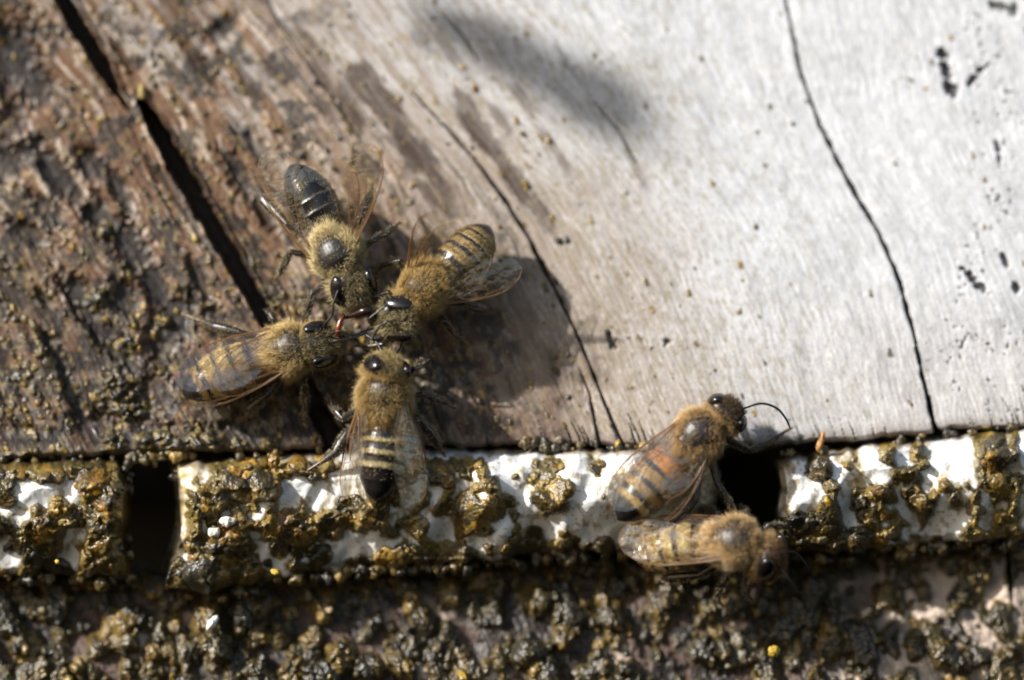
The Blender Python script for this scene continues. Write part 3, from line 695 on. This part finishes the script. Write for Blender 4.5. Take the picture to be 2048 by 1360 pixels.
LEGS = {  # local joints (forward, left, up) for the left side
 'f': [(.12, .08, -.13), (.25, .22, -.06), (.33, .30, -.22), (.42, .34, -.33)],
 'm': [(.0, .10, -.17), (.03, .32, -.06), (-.02, .44, -.22), (-.08, .54, -.33)],
 'h': [(-.12, .10, -.16), (-.20, .30, -.03), (-.36, .40, -.20), (-.50, .46, -.33)]}
def bee(label, T, fwd, up, tip, headp, face, crown, wings, legs={}, antennae=None, tongue=None, bands=(), dark=(.012, .010, .010), gold=(.72, .50, .21), pale=(.80, .68, .42), bald=.5, tiprough=.25, fat=1.0, ground=0.0, seed=1, tongue2=None, abd_hair=1.0, headhair=(.34, .27, .13), voxel=.0075):
    rs = np.random.default_rng(seed)
    Tw = WV(T); f = iv(*fwd); u_ = iv(*up); u_ = u_ - f * (u_ @ f); u_ /= np.linalg.norm(u_); l_ = np.cross(u_, f)
    base = WV((T[0], T[1], ground))
    root = bpy.data.objects.new('honey_bee', None); COL.objects.link(root); root.location = base; root.empty_display_size = .3
    tag(root, label, 'bee', 'honey bees on the hive front')
    def loc(p): return Tw + f * p[0] + l_ * p[1] + u_ * p[2]
    sd = Solid()
    # thorax + abdomen as one loft
    Atip = WV(tip); a0 = loc((-.19, 0, -.02))
    La = np.linalg.norm(Atip - a0)
    c1 = a0 - f * La * .38; c2 = Atip + (c1 - Atip) * .35
    ts = np.linspace(0, 1, 60)
    bez = ((1 - ts) ** 3)[:, None] * a0 + (3 * (1 - ts) ** 2 * ts)[:, None] * c1 + (3 * (1 - ts) * ts ** 2)[:, None] * c2 + (ts ** 3)[:, None] * Atip
    ln = np.concatenate([[0], np.cumsum(np.linalg.norm(np.diff(bez, axis=0), axis=1))]); La = ln[-1]
    sa = np.linspace(0, 1, 54); Pa = np.stack([np.interp(sa * La, ln, bez[:, k]) for k in range(3)], -1)
    ra = np.interp(sa, [0, .03, .08, .16, .3, .48, .66, .8, .9, .97, 1], [.07, .10, .145, .178, .203, .207, .19, .152, .108, .05, .012]) * fat
    sg = np.array([0, .13, .30, .47, .63, .79, 1.01]); k_ = np.searchsorted(sg, sa, 'right') - 1
    fr_ = (sa - sg[k_]) / (sg[np.minimum(k_ + 1, 6)] - sg[k_]); ra = ra * (1 + .06 * fr_ ** 2)
    st_ = [(-.17, .12), (-.13, .16), (-.06, .196), (.02, .208), (.09, .196), (.14, .165), (.175, .12), (.195, .07)]
    xt = np.linspace(-.17, .195, 16); rt = np.interp(xt, [q[0] for q in st_], [q[1] for q in st_])
    Pt = np.array([loc((x_, 0, .01 * math.cos(x_ * 6))) for x_ in xt])
    hw = WV(headp); hx = iv(*face); hz = iv(*crown); hz = hz - hx * (hz @ hx); hz /= np.linalg.norm(hz); hy = np.cross(hz, hx)
    def hl(p): return hw + hx * p[0] + hy * p[1] + hz * p[2]
    neck_end = hw - hx * .05
    Pn = np.array([Pt[-1] + (neck_end - Pt[-1]) * q for q in (.4, .75, 1.0)])
    SP = np.concatenate([Pa[::-1], Pt, Pn]); SR = np.concatenate([ra[::-1], rt, [.065, .07, .08]])
    tan = np.gradient(SP, axis=0); tan /= np.linalg.norm(tan, axis=1)[:, None]
    th = np.linspace(0, 2 * np.pi, 28, endpoint=False); R = []
    for i in range(len(SP)):
        z_ = u_ - tan[i] * (u_ @ tan[i]); z_ /= np.linalg.norm(z_); y_ = np.cross(z_, tan[i])
        vz = .93 if i < len(Pa) else 1.0
        R.append(SP[i] + SR[i] * (np.cos(th)[:, None] * y_ + vz * np.sin(th)[:, None] * z_))
    sd.rings(R)
    def headfn(L):
        z = L[:, 2] / .175
        k2 = np.where(z < 0, 1 - .42 * np.abs(z) ** 1.3, 1 - .06 * z)
        L = L.copy(); L[:, 1] *= k2; L[:, 0] *= np.where(z < 0, 1 + .12 * np.abs(z), 1.0)
        L[:, 0] += .02 * np.exp(-((z + .35) / .3) ** 2) * (L[:, 0] > 0)
        return L
    HAX = np.stack([hx, hy, hz])
    sd.ellipsoid(hw, HAX, (.108, .20, .19), 24, 18, headfn)
    sd.tube([hl((.04, .06, -.13)), hl((.055, .045, -.19)), hl((.06, .01, -.215))], [.04, .035, .02], 8)
    sd.tube([hl((.04, -.06, -.13)), hl((.055, -.045, -.19)), hl((.06, -.01, -.215))], [.04, .035, .02], 8)
    sd.ellipsoid(loc((-.125, 0, .135)), np.stack([f, l_, u_]), (.055, .11, .05), 16, 10)
    legseg = []
    for key in 'fmh':
        for side in (1, -1):
            nm = key + ('l' if side > 0 else 'r')
            J = [loc((p_[0], p_[1] * side, p_[2])) for p_ in LEGS[key]]
            if nm in legs:
                if legs[nm] is None: continue
                J = [J[0]] + [WV(p_) for p_ in legs[nm]]
            J = np.array(J); J0 = loc((LEGS[key][0][0], 0, -.06))
            thick = {'f': .032, 'm': .034, 'h': .04}[key]
            n_ = len(J)
            pts = [J0, J[0], J[0] + (J[1] - J[0]) * .5, J[1]]; rad = [.05, thick * 1.05, thick * 1.15, thick * .75]
            pts += [J[1] + (J[2] - J[1]) * .5, J[2]]; rad += [thick * (1.05 if key != 'h' else 1.25), thick * (.8 if key != 'h' else 1.15)]
            rest = [J[2] + (J[-1] - J[2]) * q for q in (.35, .4, .7, 1.0)] if n_ == 4 else [J[2] + (J[3] - J[2]) * .6] + list(J[3:])
            rad += list(np.interp(np.linspace(0, 1, len(rest)), [0, .4, 1], [thick * .72, thick * .5, .013])); pts += rest
            sd.tube(np.array(pts), np.array(rad), 8)
            for i in range(1, len(pts) - 1): legseg.append((np.array(pts[i]), np.array(pts[i + 1]), rad[i], rad[i + 1], i))
    tmp = bpy.data.objects.new('tmp', sd.mesh('tmp', base)); COL.objects.link(tmp)
    md = tmp.modifiers.new('r', 'REMESH'); md.mode = 'VOXEL'; md.voxel_size = voxel; md.use_smooth_shade = True
    sm = tmp.modifiers.new('s', 'SMOOTH'); sm.factor = .5; sm.iterations = 3
    dg = bpy.context.evaluated_depsgraph_get()
    me = bpy.data.meshes.new_from_object(tmp.evaluated_get(dg)); me.name = 'body'
    old = tmp.data; bpy.data.objects.remove(tmp); bpy.data.meshes.remove(old)
    nv = len(me.vertices); co = np.empty(nv * 3, np.float32); me.vertices.foreach_get('co', co); P = co.reshape(-1, 3).astype(float) + base
    nr = np.empty(nv * 3, np.float32); me.vertices.foreach_get('normal', nr); Nn = nr.reshape(-1, 3).astype(float)
    # regions
    d2 = np.linalg.norm(P[:, None, :] - SP[None], axis=2)
    idx = d2.argmin(1); dt = d2.min(1) / SR[idx]
    hloc = (P - hw) @ HAX.T; dh = np.sqrt((hloc[:, 0] / .11) ** 2 + (hloc[:, 1] / .19) ** 2 + (hloc[:, 2] / .19) ** 2)
    dl = np.full(nv, 9.); lk = np.zeros(nv, int)
    for a_, b_, r0, r1, i in legseg:
        q, t_ = seg_dist(P, a_, b_); q = q - (r0 + (r1 - r0) * t_)
        m_ = q < dl; dl[m_] = q[m_]; lk[m_] = i
    isleg = (dl < .014) & (dt > 1.12) & (dh > 1.1)
    na = len(Pa); s_ab = 1 - idx / (na - 1.0)
    ishead = ~isleg & (dh < 1.25) & (idx >= na + 10)
    isab = ~isleg & ~ishead & (idx < na)
    isth = ~isleg & ~ishead & ~isab
    col = np.ones((nv, 3)) * np.array(dark); rough = np.full(nv, .34)
    nz = fbm(P[:, 0] * 30, P[:, 2] * 30 + P[:, 1] * 17, 3, seed)
    sj = s_ab + (nz - .5) * .035
    bandm = np.zeros(nv)
    for s0, s1, c_ in bands:
        mk = ss(s0 - .012, s0 + .016, sj) * ss(s1 + .02, s1 - .012, sj) * isab
        col = mixc(col, np.array(c_), mk); bandm = np.maximum(bandm, mk)
    rough = np.where(isab, tiprough + .3 * bandm, rough)
    up_ = (P - Tw) @ u_
    belly = isab * ss(-.03, -.16, ((P - SP[idx]) @ u_))
    col = mixc(col, np.array(pale) * .55, .6 * belly * (nz > .42))
    col[isth] = np.array((.018, .014, .012)); rough[isth] = .42
    col[ishead] = np.array((.020, .016, .013)); rough[ishead] = .42
    lc_ = np.where((lk >= 6)[:, None], np.array((.085, .045, .02)), np.array((.020, .015, .012)))
    col[isleg] = lc_[isleg]; rough[isleg] = .33
    set_attr(me, np.clip(col, 0, 1), rough)
    link('body', me, M['cut'], root)
    # eyes
    for s_ in (1, -1):
        e = Solid(); ex = (hx * .42 + hy * s_ * .9); ex /= np.linalg.norm(ex); ez = hz * .96 - hy * s_ * .12; ez = ez - ex * (ez @ ex); ez /= np.linalg.norm(ez)
        e.ellipsoid(hl((.030, s_ * .146, .035)), np.stack([ex, np.cross(ez, ex), ez]), (.055, .080, .138), 24, 18)
        link('eye', e.mesh('eye', base), M['eye'], root)
    # antennae
    for s_ in (1, -1):
        pl = (antennae or {}).get('l' if s_ > 0 else 'r')
        pts = [hl((.09, s_ * .035, .0))] + ([WV(q) for q in pl] if pl else [hl((.16, s_ * .11, .06)), hl((.26, s_ * .13, -.02)), hl((.34, s_ * .12, -.12))])
        an = Solid(); cp = catmull(np.array(pts), 6); an.tube(cp, np.interp(np.linspace(0, 1, len(cp)), [0, .3, .36, .9, 1], [.009, .009, .0105, .0105, .006]), 8)
        link('antenna', an.mesh('antenna', base), M['horn'], root)
    for tg in (tongue, tongue2):
        if tg:
            tn = Solid(); cp = catmull(np.array([hl((.05, 0, -.17))] + [WV(q) for q in tg[0]]), 5)
            tn.tube(cp, np.interp(np.linspace(0, 1, len(cp)), [0, .5, 1], tg[1]), 10)
            link('proboscis', tn.mesh('proboscis', base), M['dtongue' if tg[1][0] > .035 else 'tongue'], root)
    # wings
    for (r0, tp, ld, hd) in wings:
        make_wing(root, base, loc(r0), WV(tp), iv(*ld), hd)
    # fur
    pr = np.zeros(nv); ll = np.zeros(nv); cc = np.ones((nv, 3))
    relu = np.where(isth, ((P - Tw) @ u_) / .22, 0); rx_ = (P - Tw) @ f; ry_ = np.abs((P - Tw) @ l_)
    fz = fbm(P[:, 0] * 9 + seed, P[:, 2] * 9 + P[:, 1] * 7, 3, seed + 40)
    disc = isth * ss(.195, .10, np.sqrt((rx_ - .03) ** 2 * .9 + ry_ ** 2) + (fz - .5) * .09) * (relu > .3)
    pr[isth] = 1.0 * (1 - bald * disc[isth]); ll[isth] = (.062 * (1 - .45 * disc))[isth]
    cc[isth] = np.array(gold); side = isth * ss(.5, -.1, relu); cc = mixc(cc, np.array(pale), side)
    pr[ishead] = .75; ll[ishead] = .045; cc[ishead] = np.array(headhair)
    hb = ishead * ss(.03, -.05, hloc[:, 0]); ll += .03 * hb; cc = mixc(cc, np.array(gold), hb)
    clear = ishead & (np.abs(hloc[:, 1]) > .105) & (hloc[:, 0] > -.03) & (np.abs(hloc[:, 2] - .03) < .12); pr[clear] = .02
    front = isab & (s_ab < .16); pr[isab] = .05 * abd_hair * (s_ab[isab] < .75) + .8 * bandm[isab] * abd_hair; ll[isab] = .020 - .004 * bandm[isab]; cc[isab] = np.array(gold) * .9
    pr[front] = .55; ll[front] = .036
    fl = isab & (belly > .3); pr[fl] = .5; ll[fl] = .038; cc[fl] = np.array(pale)
    for s0, s1, c_ in bands:
        mk = isab & (s_ab > s0 - .01) & (s_ab < s1 + .02) & ~fl; cc[mk] = np.minimum(np.array(c_) * 1.35, .8)
    pr[isleg] = .16; ll[isleg] = .026; cc[isleg] = np.array(pale) * .7
    # vertices inside leg roots etc. are already merged by the remesh
    target = 22000; pr = pr / pr.sum()
    pk = rs.choice(nv, target, p=pr)
    Lh = ll[pk] * rs.uniform(.45, 1.3, target) * (.65 + .75 * fz[pk]); Ch = cc[pk] * rs.uniform(.7, 1.2, (target, 1))
    bend = np.where(isab[pk][:, None], -f * .8 - Nn[pk] * .5, np.where(isth[pk][:, None], -f * .55 - Nn[pk] * .15 * disc[pk][:, None], f * 0 - hz * .25))
    thick_ = np.where(isab[pk], .0016, .0016) * rs.uniform(.8, 1.3, target)
    cl = np.stack([fbm(P[pk][:, 0] * 14 + q * 5, P[pk][:, 2] * 14 + P[pk][:, 1] * 9, 2, seed + 60 + q) - .5 for q in range(3)], -1)
    bend = bend + cl * 1.3
    fm = fur_mesh(P[pk] - base + rs.normal(0, .003, (target, 3)), Nn[pk], Lh, Ch, thick_, bend, seed)
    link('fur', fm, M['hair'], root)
    return root

TAN = (.36, .25, .10); TAN2 = (.38, .30, .135); YEL = (.46, .37, .17); ORA = (.50, .215, .045)
EVEN = [(.02, .15, (.44, .30, .11)), (.23, .345, (.54, .41, .16)), (.40, .515, (.54, .41, .16)), (.57, .685, (.54, .41, .16)), (.75, .81, TAN)]
bee('dark shiny bald bee at the top of the huddle, head down, wings spread upward',
    (676, 508, .50), (.40, .88, .12), (-.28, .10, .95), (580, 330, .42), (708, 580, .52), (.28, .42, .86), (-.18, -.95, .45),
    [((.03, -.19, .10), (516, 312, .62), (-.85, .5, -.1), False), ((-.03, -.17, .10), (602, 335, .60), (-.9, .25, .1), True),
     ((.03, .19, .10), (757, 292, .95), (.95, .15, .2), False), ((-.03, .17, .10), (700, 318, .85), (.95, .1, .2), True)],
    legs={'fr': [(624, 588, .42), (614, 630, .35), (607, 640, .28), (615, 655, .2)], 'mr': [(580, 503, .40), (566, 535, .28), (560, 548, .2), (548, 562, .1)],
          'hr': [(574, 448, .40), (528, 400, .25), (505, 352, .12), (498, 338, .08)], 'fl': [(752, 585, .42), (728, 600, .45), (715, 612, .42), (705, 618, .4)]},
    antennae={'r': [(687, 562, .66), (669, 601, .64), (664, 631, .60), (650, 647, .55), (647, 660, .5)], 'l': [(722, 600, .66), (733, 610, .64), (742, 618, .6)]},
    bands=[(.11, .125, (.10, .08, .05)), (.29, .30, (.12, .10, .06)), (.46, .47, (.12, .10, .06))], bald=.96, tiprough=.22, abd_hair=.35, gold=(.80, .66, .36), pale=(.82, .70, .42), headhair=(.50, .40, .20), seed=3)
bee('blurred golden bee at the right of the huddle, its face turned left',
    (848, 580, .48), (-.72, .58, .20), (.10, -.25, .96), (978, 452, .26), (792, 636, .50), (-.30, .45, .80), (.95, .10, .20),
    [((.03, -.19, .10), (862, 418, 1.05), (-.9, -.35, .2), False), ((-.03, -.17, .10), (905, 440, .95), (-.8, -.5, .2), True),
     ((.03, .19, .08), (1046, 548, .42), (.35, .9, -.2), False), ((-.03, .17, .08), (985, 520, .5), (.3, .9, -.2), True)],
    legs={'mr': [(800, 520, .5), (765, 530, .42), (755, 540, .35), (748, 552, .3)], 'fr': [(775, 585, .55), (735, 600, .5), (722, 612, .45), (715, 620, .4)],
          'fl': [(800, 668, .45), (770, 688, .3), (740, 692, .25), (708, 692, .2)]},
    antennae={'r': [(775, 612, .68), (758, 622, .66), (735, 640, .62)], 'l': [(778, 642, .70), (758, 655, .66), (745, 678, .6)]},
    tongue=([(735, 622, .62), (712, 628, .58), (690, 636, .52)], [.046, .036, .012]),
    bands=[(.05, .16, (.30, .22, .10)), (.25, .37, TAN), (.44, .54, TAN), (.60, .70, TAN), (.75, .81, TAN)], bald=.1, gold=(.74, .52, .20), pale=(.62, .46, .20), headhair=(.78, .66, .38), seed=4)
bee('bee at the left of the huddle, clear wings folded over its striped abdomen',
    (582, 700, .36), (.955, -.25, .12), (.02, -.15, .98), (366, 790, .24), (643, 688, .42), (.62, -.08, .78), (-.75, .25, .55),
    [((.02, .19, .12), (346, 748, .50), (-.1, -.95, -.30), False), ((-.03, .17, .13), (420, 762, .52), (-.1, -.95, -.1), True),
     ((.02, -.19, .12), (362, 806, .40), (.15, .95, -.45), False), ((-.03, -.17, .12), (430, 790, .48), (.15, .95, -.2), True)],
    legs={'hl': [(478, 664, .32), (432, 654, .22), (398, 640, .12), (363, 627, .05)], 'ml': [(545, 636, .34), (538, 622, .26), (556, 612, .15), (566, 606, .08)],
          'hr': [(535, 790, .25), (500, 818, .15), (493, 836, .08)], 'fr': [(690, 712, .3), (676, 742, .2), (650, 752, .1)], 'fl': [(612, 620, .35), (612, 606, .2), (622, 598, .1)]},
    antennae={'l': [(676, 662, .60), (706, 670, .58), (730, 661, .55), (752, 656, .5)], 'r': [(668, 682, .60), (698, 678, .6), (728, 667, .56), (737, 654, .52)]},
    tongue=([(676, 664, .54), (680, 645, .56), (688, 628, .56)], [.022, .026, .016]),
    bands=EVEN, bald=.7, gold=(.76, .57, .25), pale=(.85, .70, .38), headhair=(.45, .36, .18), seed=5)
bee('bee below the huddle, head up, glossy black tail resting on the strip',
    (772, 793, .44), (.03, -.99, .10), (-.22, -.05, .97), (751, 1002, .36), (772, 738, .50), (.25, -.90, .28), (.34, .45, .82),
    [((.02, .19, .10), (684, 992, .30), (-.55, .0, -.8), False), ((-.03, .17, .12), (704, 930, .40), (-.6, .0, -.75), True),
     ((.02, -.19, .10), (846, 1006, .36), (.75, -.05, -.6), False), ((-.03, -.17, .10), (830, 940, .42), (.75, 0, -.6), True)],
    legs={'ml': [(684, 838, .32), (666, 812, .22), (660, 800, .15), (652, 792, .1)], 'hl': [(694, 866, .32), (672, 905, .30), (640, 926, .26), (614, 942, .22)], 'fl': [(712, 755, .3), (700, 748, .2), (690, 740, .1)]},
    antennae={'l': [(765, 706, .56), (752, 684, .5), (730, 668, .45)], 'r': [(790, 712, .5), (800, 695, .4), (806, 680, .3)]},
    bands=[(.05, .10, (.30, .20, .08)), (.24, .285, TAN2), (.39, .435, TAN2), (.545, .595, TAN2)], bald=.5, gold=(.68, .48, .19), pale=(.92, .76, .50), headhair=(.58, .44, .20), seed=6)
bee('orange banded bee at the right entrance hole, climbing up with one antenna out',
    (1398, 872, .46), (.73, -.68, .10), (.02, -.12, .98), (1236, 1040, .42), (1452, 828, .42), (.55, -.55, .10), (.45, -.35, .85),
    [((.02, .19, .11), (1212, 1002, .52), (-.7, -.65, -.15), False), ((-.03, .17, .13), (1262, 985, .62), (-.7, -.6, .0), True),
     ((.02, -.19, .11), (1312, 1052, .56), (.62, .65, -.30), False), ((-.03, -.17, .12), (1335, 1000, .62), (.65, .65, -.1), True)],
    legs={'mr': [(1432, 962, .30), (1456, 1000, .28), (1468, 1018, .26), (1474, 1024, .22)], 'fr': [(1500, 900, .25), (1540, 882, .15), (1562, 868, .1), (1584, 855, .06)],
          'hr': [(1392, 1000, .35), (1345, 1045, .30), (1305, 1058, .3), (1270, 1064, .3)], 'fl': [(1425, 830, .2), (1440, 815, .1), (1450, 806, .05), (1456, 800, .02)], 'ml': [(1370, 895, .22), (1352, 925, .2), (1340, 940, .2), (1330, 955, .2)], 'hl': [(1345, 925, .28), (1310, 960, .25), (1290, 985, .22), (1275, 1000, .2)]},
    antennae={'r': [(1490, 816, .40), (1522, 807, .40), (1553, 816, .36), (1572, 838, .3), (1580, 856, .25)], 'l': [(1450, 802, .36), (1432, 795, .3), (1415, 800, .25)]},
    bands=[(.03, .12, (.40, .26, .10)), (.14, .31, ORA), (.37, .49, (.38, .24, .085)), (.55, .65, (.36, .24, .09)), (.72, .79, TAN)], bald=.82, tiprough=.3, gold=(.74, .50, .23), pale=(.76, .64, .38), abd_hair=.6, headhair=(.17, .11, .055), seed=7)
bee('bee lying lowest at right, facing right under the orange bee, its folded wings glinting pink',
    (1470, 1086, .44), (.97, .08, .25), (-.25, -.38, .88), (1268, 1118, .12), (1538, 1116, .40), (.80, .35, .15), (.30, -.40, .85),
    [((.02, .18, .12), (1240, 1070, .26), (.0, -.9, -.30), False), ((-.03, .16, .13), (1310, 1075, .36), (.0, -.9, -.2), True),
     ((.02, -.19, .11), (1236, 1096, .30), (-.05, .95, -.10), False), ((-.03, -.17, .13), (1300, 1092, .38), (.0, .95, -.05), True)],
    legs={'mr': [(1448, 1165, .25), (1434, 1190, .1), (1438, 1204, -.05), (1446, 1212, -.12)], 'fr': [(1492, 1165, .25), (1486, 1182, .1), (1500, 1195, .0), (1508, 1204, -.1)], 'hr': [(1400, 1150, .2), (1340, 1155, .05), (1310, 1160, -.1)]},
    bands=[(.02, .12, YEL), (.22, .36, YEL), (.42, .54, YEL), (.60, .72, YEL), (.76, .86, TAN)], bald=.72, gold=(.74, .52, .25), pale=(.84, .72, .46), headhair=(.34, .20, .09), seed=8)
# a bee in flight above the picture; its soft shadow falls on the bleached wood
fp = W(1030, 112, 0) - SUN / SUN[1] * 14.0
def pix(P):
    d = P - CAM; z = d @ FW; return (1024 + d[0] / z / KX * 1024, 680 - (d @ UPV) / z / KX * 1024, -P[1])
def rel(dx, dz, dout=0): return pix(fp + np.array([dx, -dout, dz]))
bee('bee in flight above the top edge, outside the picture, shading the pale wood',
    pix(fp), (-.80, -.42, -.62), (-.2, -.3, .9), rel(.62, -.27, .36), rel(-.26, .11, -.12), (-.8, -.4, .0), (-.1, -.4, .9),
    [((.03, .19, .10), rel(.85, .10, .45), (-.3, .9, .2), False), ((-.03, .17, .10), rel(.55, .0, .35), (-.3, .9, .2), True),
     ((.03, -.19, .10), rel(.70, -.50, .45), (.3, -.9, -.2), False), ((-.03, -.17, .10), rel(.5, -.35, .35), (.3, -.9, -.2), True)],
    legs=dict.fromkeys(('fl', 'fr', 'ml', 'mr', 'hl', 'hr')),
    bands=EVEN, seed=9, ground=pix(fp)[2], fat=1.35)

# ------------------------------------------------------------------ single crumbs that stand out
def crumb(name, label, cat, px, py, h, r, col, asp=(1, 1, 1), seed=0, rough=.35, mat='white', ang=0.0, group=None):
    r_ = np.random.default_rng(seed); nu, nv_ = 22, 16; R = []
    for i in range(1, nv_):
        ph = np.pi * i / nv_; th = np.linspace(0, 2 * np.pi, nu, endpoint=False)
        R.append(np.stack([np.sin(ph) * np.cos(th), np.full(nu, np.cos(ph)), np.sin(ph) * np.sin(th)], -1))
    R = np.array(R); N = R.reshape(-1, 3)
    k = 1 + .55 * (fbm(N[:, 0] * 2.2 + seed, N[:, 2] * 2.2 + N[:, 1] * 1.5, 4, seed) - .5) * 2
    N = N * k[:, None] * r * np.array(asp); c, s = math.cos(ang), math.sin(ang)
    N = np.stack([N[:, 0] * c - N[:, 2] * s, N[:, 1], N[:, 0] * s + N[:, 2] * c], -1)
    sd = Solid(); sd.rings(N.reshape(R.shape)); me = sd.mesh(name)
    nn = len(me.vertices); set_attr(me, np.ones((nn, 3)) * np.array(col) * r_.uniform(.85, 1.1, (nn, 1)), np.full(nn, rough))
    o = link(name, me, M[mat]); o.location = W(px, py, h); return tag(o, label, cat, group)
WH = (.78, .74, .62)
crumb('wax_flake', 'curled white wax flake on the dark crumbs below the left hole', 'wax flake', 424, 1246, -.18, .065, (.80, .80, .74), (.55, .5, 1.15), 2, .5, 'white', -.5)
crumb('wax_bead', 'smooth white wax bead in the resin right of the left hole', 'wax bead', 455, 1043, .25, .066, WH, (1.1, .6, .75), 3)
crumb('wax_bead', 'smaller white wax bead sunk in resin lower left of the smooth bead', 'wax bead', 428, 1064, .21, .05, WH, (1, .5, .9), 4)
crumb('wax_flake', 'bright orange wax flake sticking out above the right strip piece', 'wax flake', 1641, 884, .12, .06, (.36, .17, .03), (.45, .35, 1.5), 5, .4, 'prop', -.35)
crumb('resin_lump', 'dark rounded resin lump at the top left of the right strip piece', 'resin lump', 1645, 935, .24, .085, (.06, .045, .02), (.9, .6, 1.15), 6, .3, 'prop')
crumb('resin_lump', 'glossy resin bubble in the middle of the right strip piece', 'resin lump', 1760, 983, .28, .07, (.11, .065, .018), (1.1, .8, .8), 7, .3, 'prop')
crumb('pollen_grain', 'bright yellow pollen crumb under the middle strip piece near the left hole', 'pollen', 551, 1144, .22, .032, (.45, .31, .03), (1.2, .5, .8), 9, .7)
crumb('pollen_grain', 'yellow pollen crumb on the strip left of the left hole', 'pollen', 114, 1123, .16, .018, (.5, .34, .03), (1, .5, 1.2), 10, .5)
crumb('pollen_grain', 'yellow pollen lump in the crumbs at the lower right', 'pollen', 1548, 1302, -.14, .05, (.42, .28, .03), (1.1, .5, 1.0), 11, .5)
crumb('pollen_grain', 'yellow pollen blob at the tip of the left crack', 'pollen', 283, 184, .05, .045, (.30, .215, .06), (.7, .4, 1.5), 12, .6)
crumb('resin_lump', 'amber resin bead on the gap above the strip left of the lower bee', 'pollen', 548, 922, .22, .045, (.20, .115, .02), (1, .9, 1.3), 13, .3, 'prop')

# ------------------------------------------------------------------ overhanging resin clumps on the ragged edges
def clump_mesh(name, spots, seed, label):
    lr = random.Random(seed); sd = Solid(); cols = []
    for px, py, h, r in spots:
        c0 = W(px, py, h); ax = np.eye(3); q = seed + len(cols)
        def fn(L, q=q): return L * (1 + .8 * (fbm(L[:, 0] * 30 + q, L[:, 2] * 30 + L[:, 1] * 20, 3, q % 50) - .5) * 2)[:, None]
        n0 = sd.n; sd.ellipsoid(c0, ax, (r * lr.uniform(.8, 1.3), r * lr.uniform(.6, 1), r * lr.uniform(.8, 1.3)), 16, 11, fn)
        cols.append(np.ones((sd.n - n0, 3)) * resin_col(px, py, lr) * 1.1)
    me = sd.mesh(name); set_attr(me, np.concatenate(cols)); o = link(name, me, M['prop'])
    o['kind'] = 'stuff'; o['label'] = label; o['category'] = 'propolis'
lr = random.Random(77); sp = []
for k in range(16): sp.append((lr.choice([lr.uniform(240, 262), lr.uniform(346, 376)]), lr.uniform(915, 1150), lr.uniform(-.3, .05), lr.uniform(.018, .045)))
for k in range(34): sp.append((lr.uniform(255, 390), 906 + lr.uniform(-10, 14), lr.uniform(-.15, .02), lr.uniform(.02, .055)))
for k in range(150):
    x = lr.uniform(-60, 2100)
    if 262 < x < 338 or 1440 < x < 1545: continue
    sp.append((x, YB(x) + lr.uniform(-8, 12), -.20 + lr.uniform(-.1, .06), lr.uniform(.02, .06)))
for k in range(70):
    x = lr.uniform(-60, 2100)
    if 262 < x < 338 or 1440 < x < 1545: continue
    sp.append((x, YT(x) + lr.uniform(-5, 6), .0 + lr.uniform(-.06, .06), lr.uniform(.016, .04)))
for k in range(26): sp.append((lr.uniform(1040, 1420), 893 + lr.uniform(-14, 6), .02, lr.uniform(.016, .05)))
clump_mesh('propolis', sp, 7, 'brown resin clumps hanging along the ragged edges of the white strip')
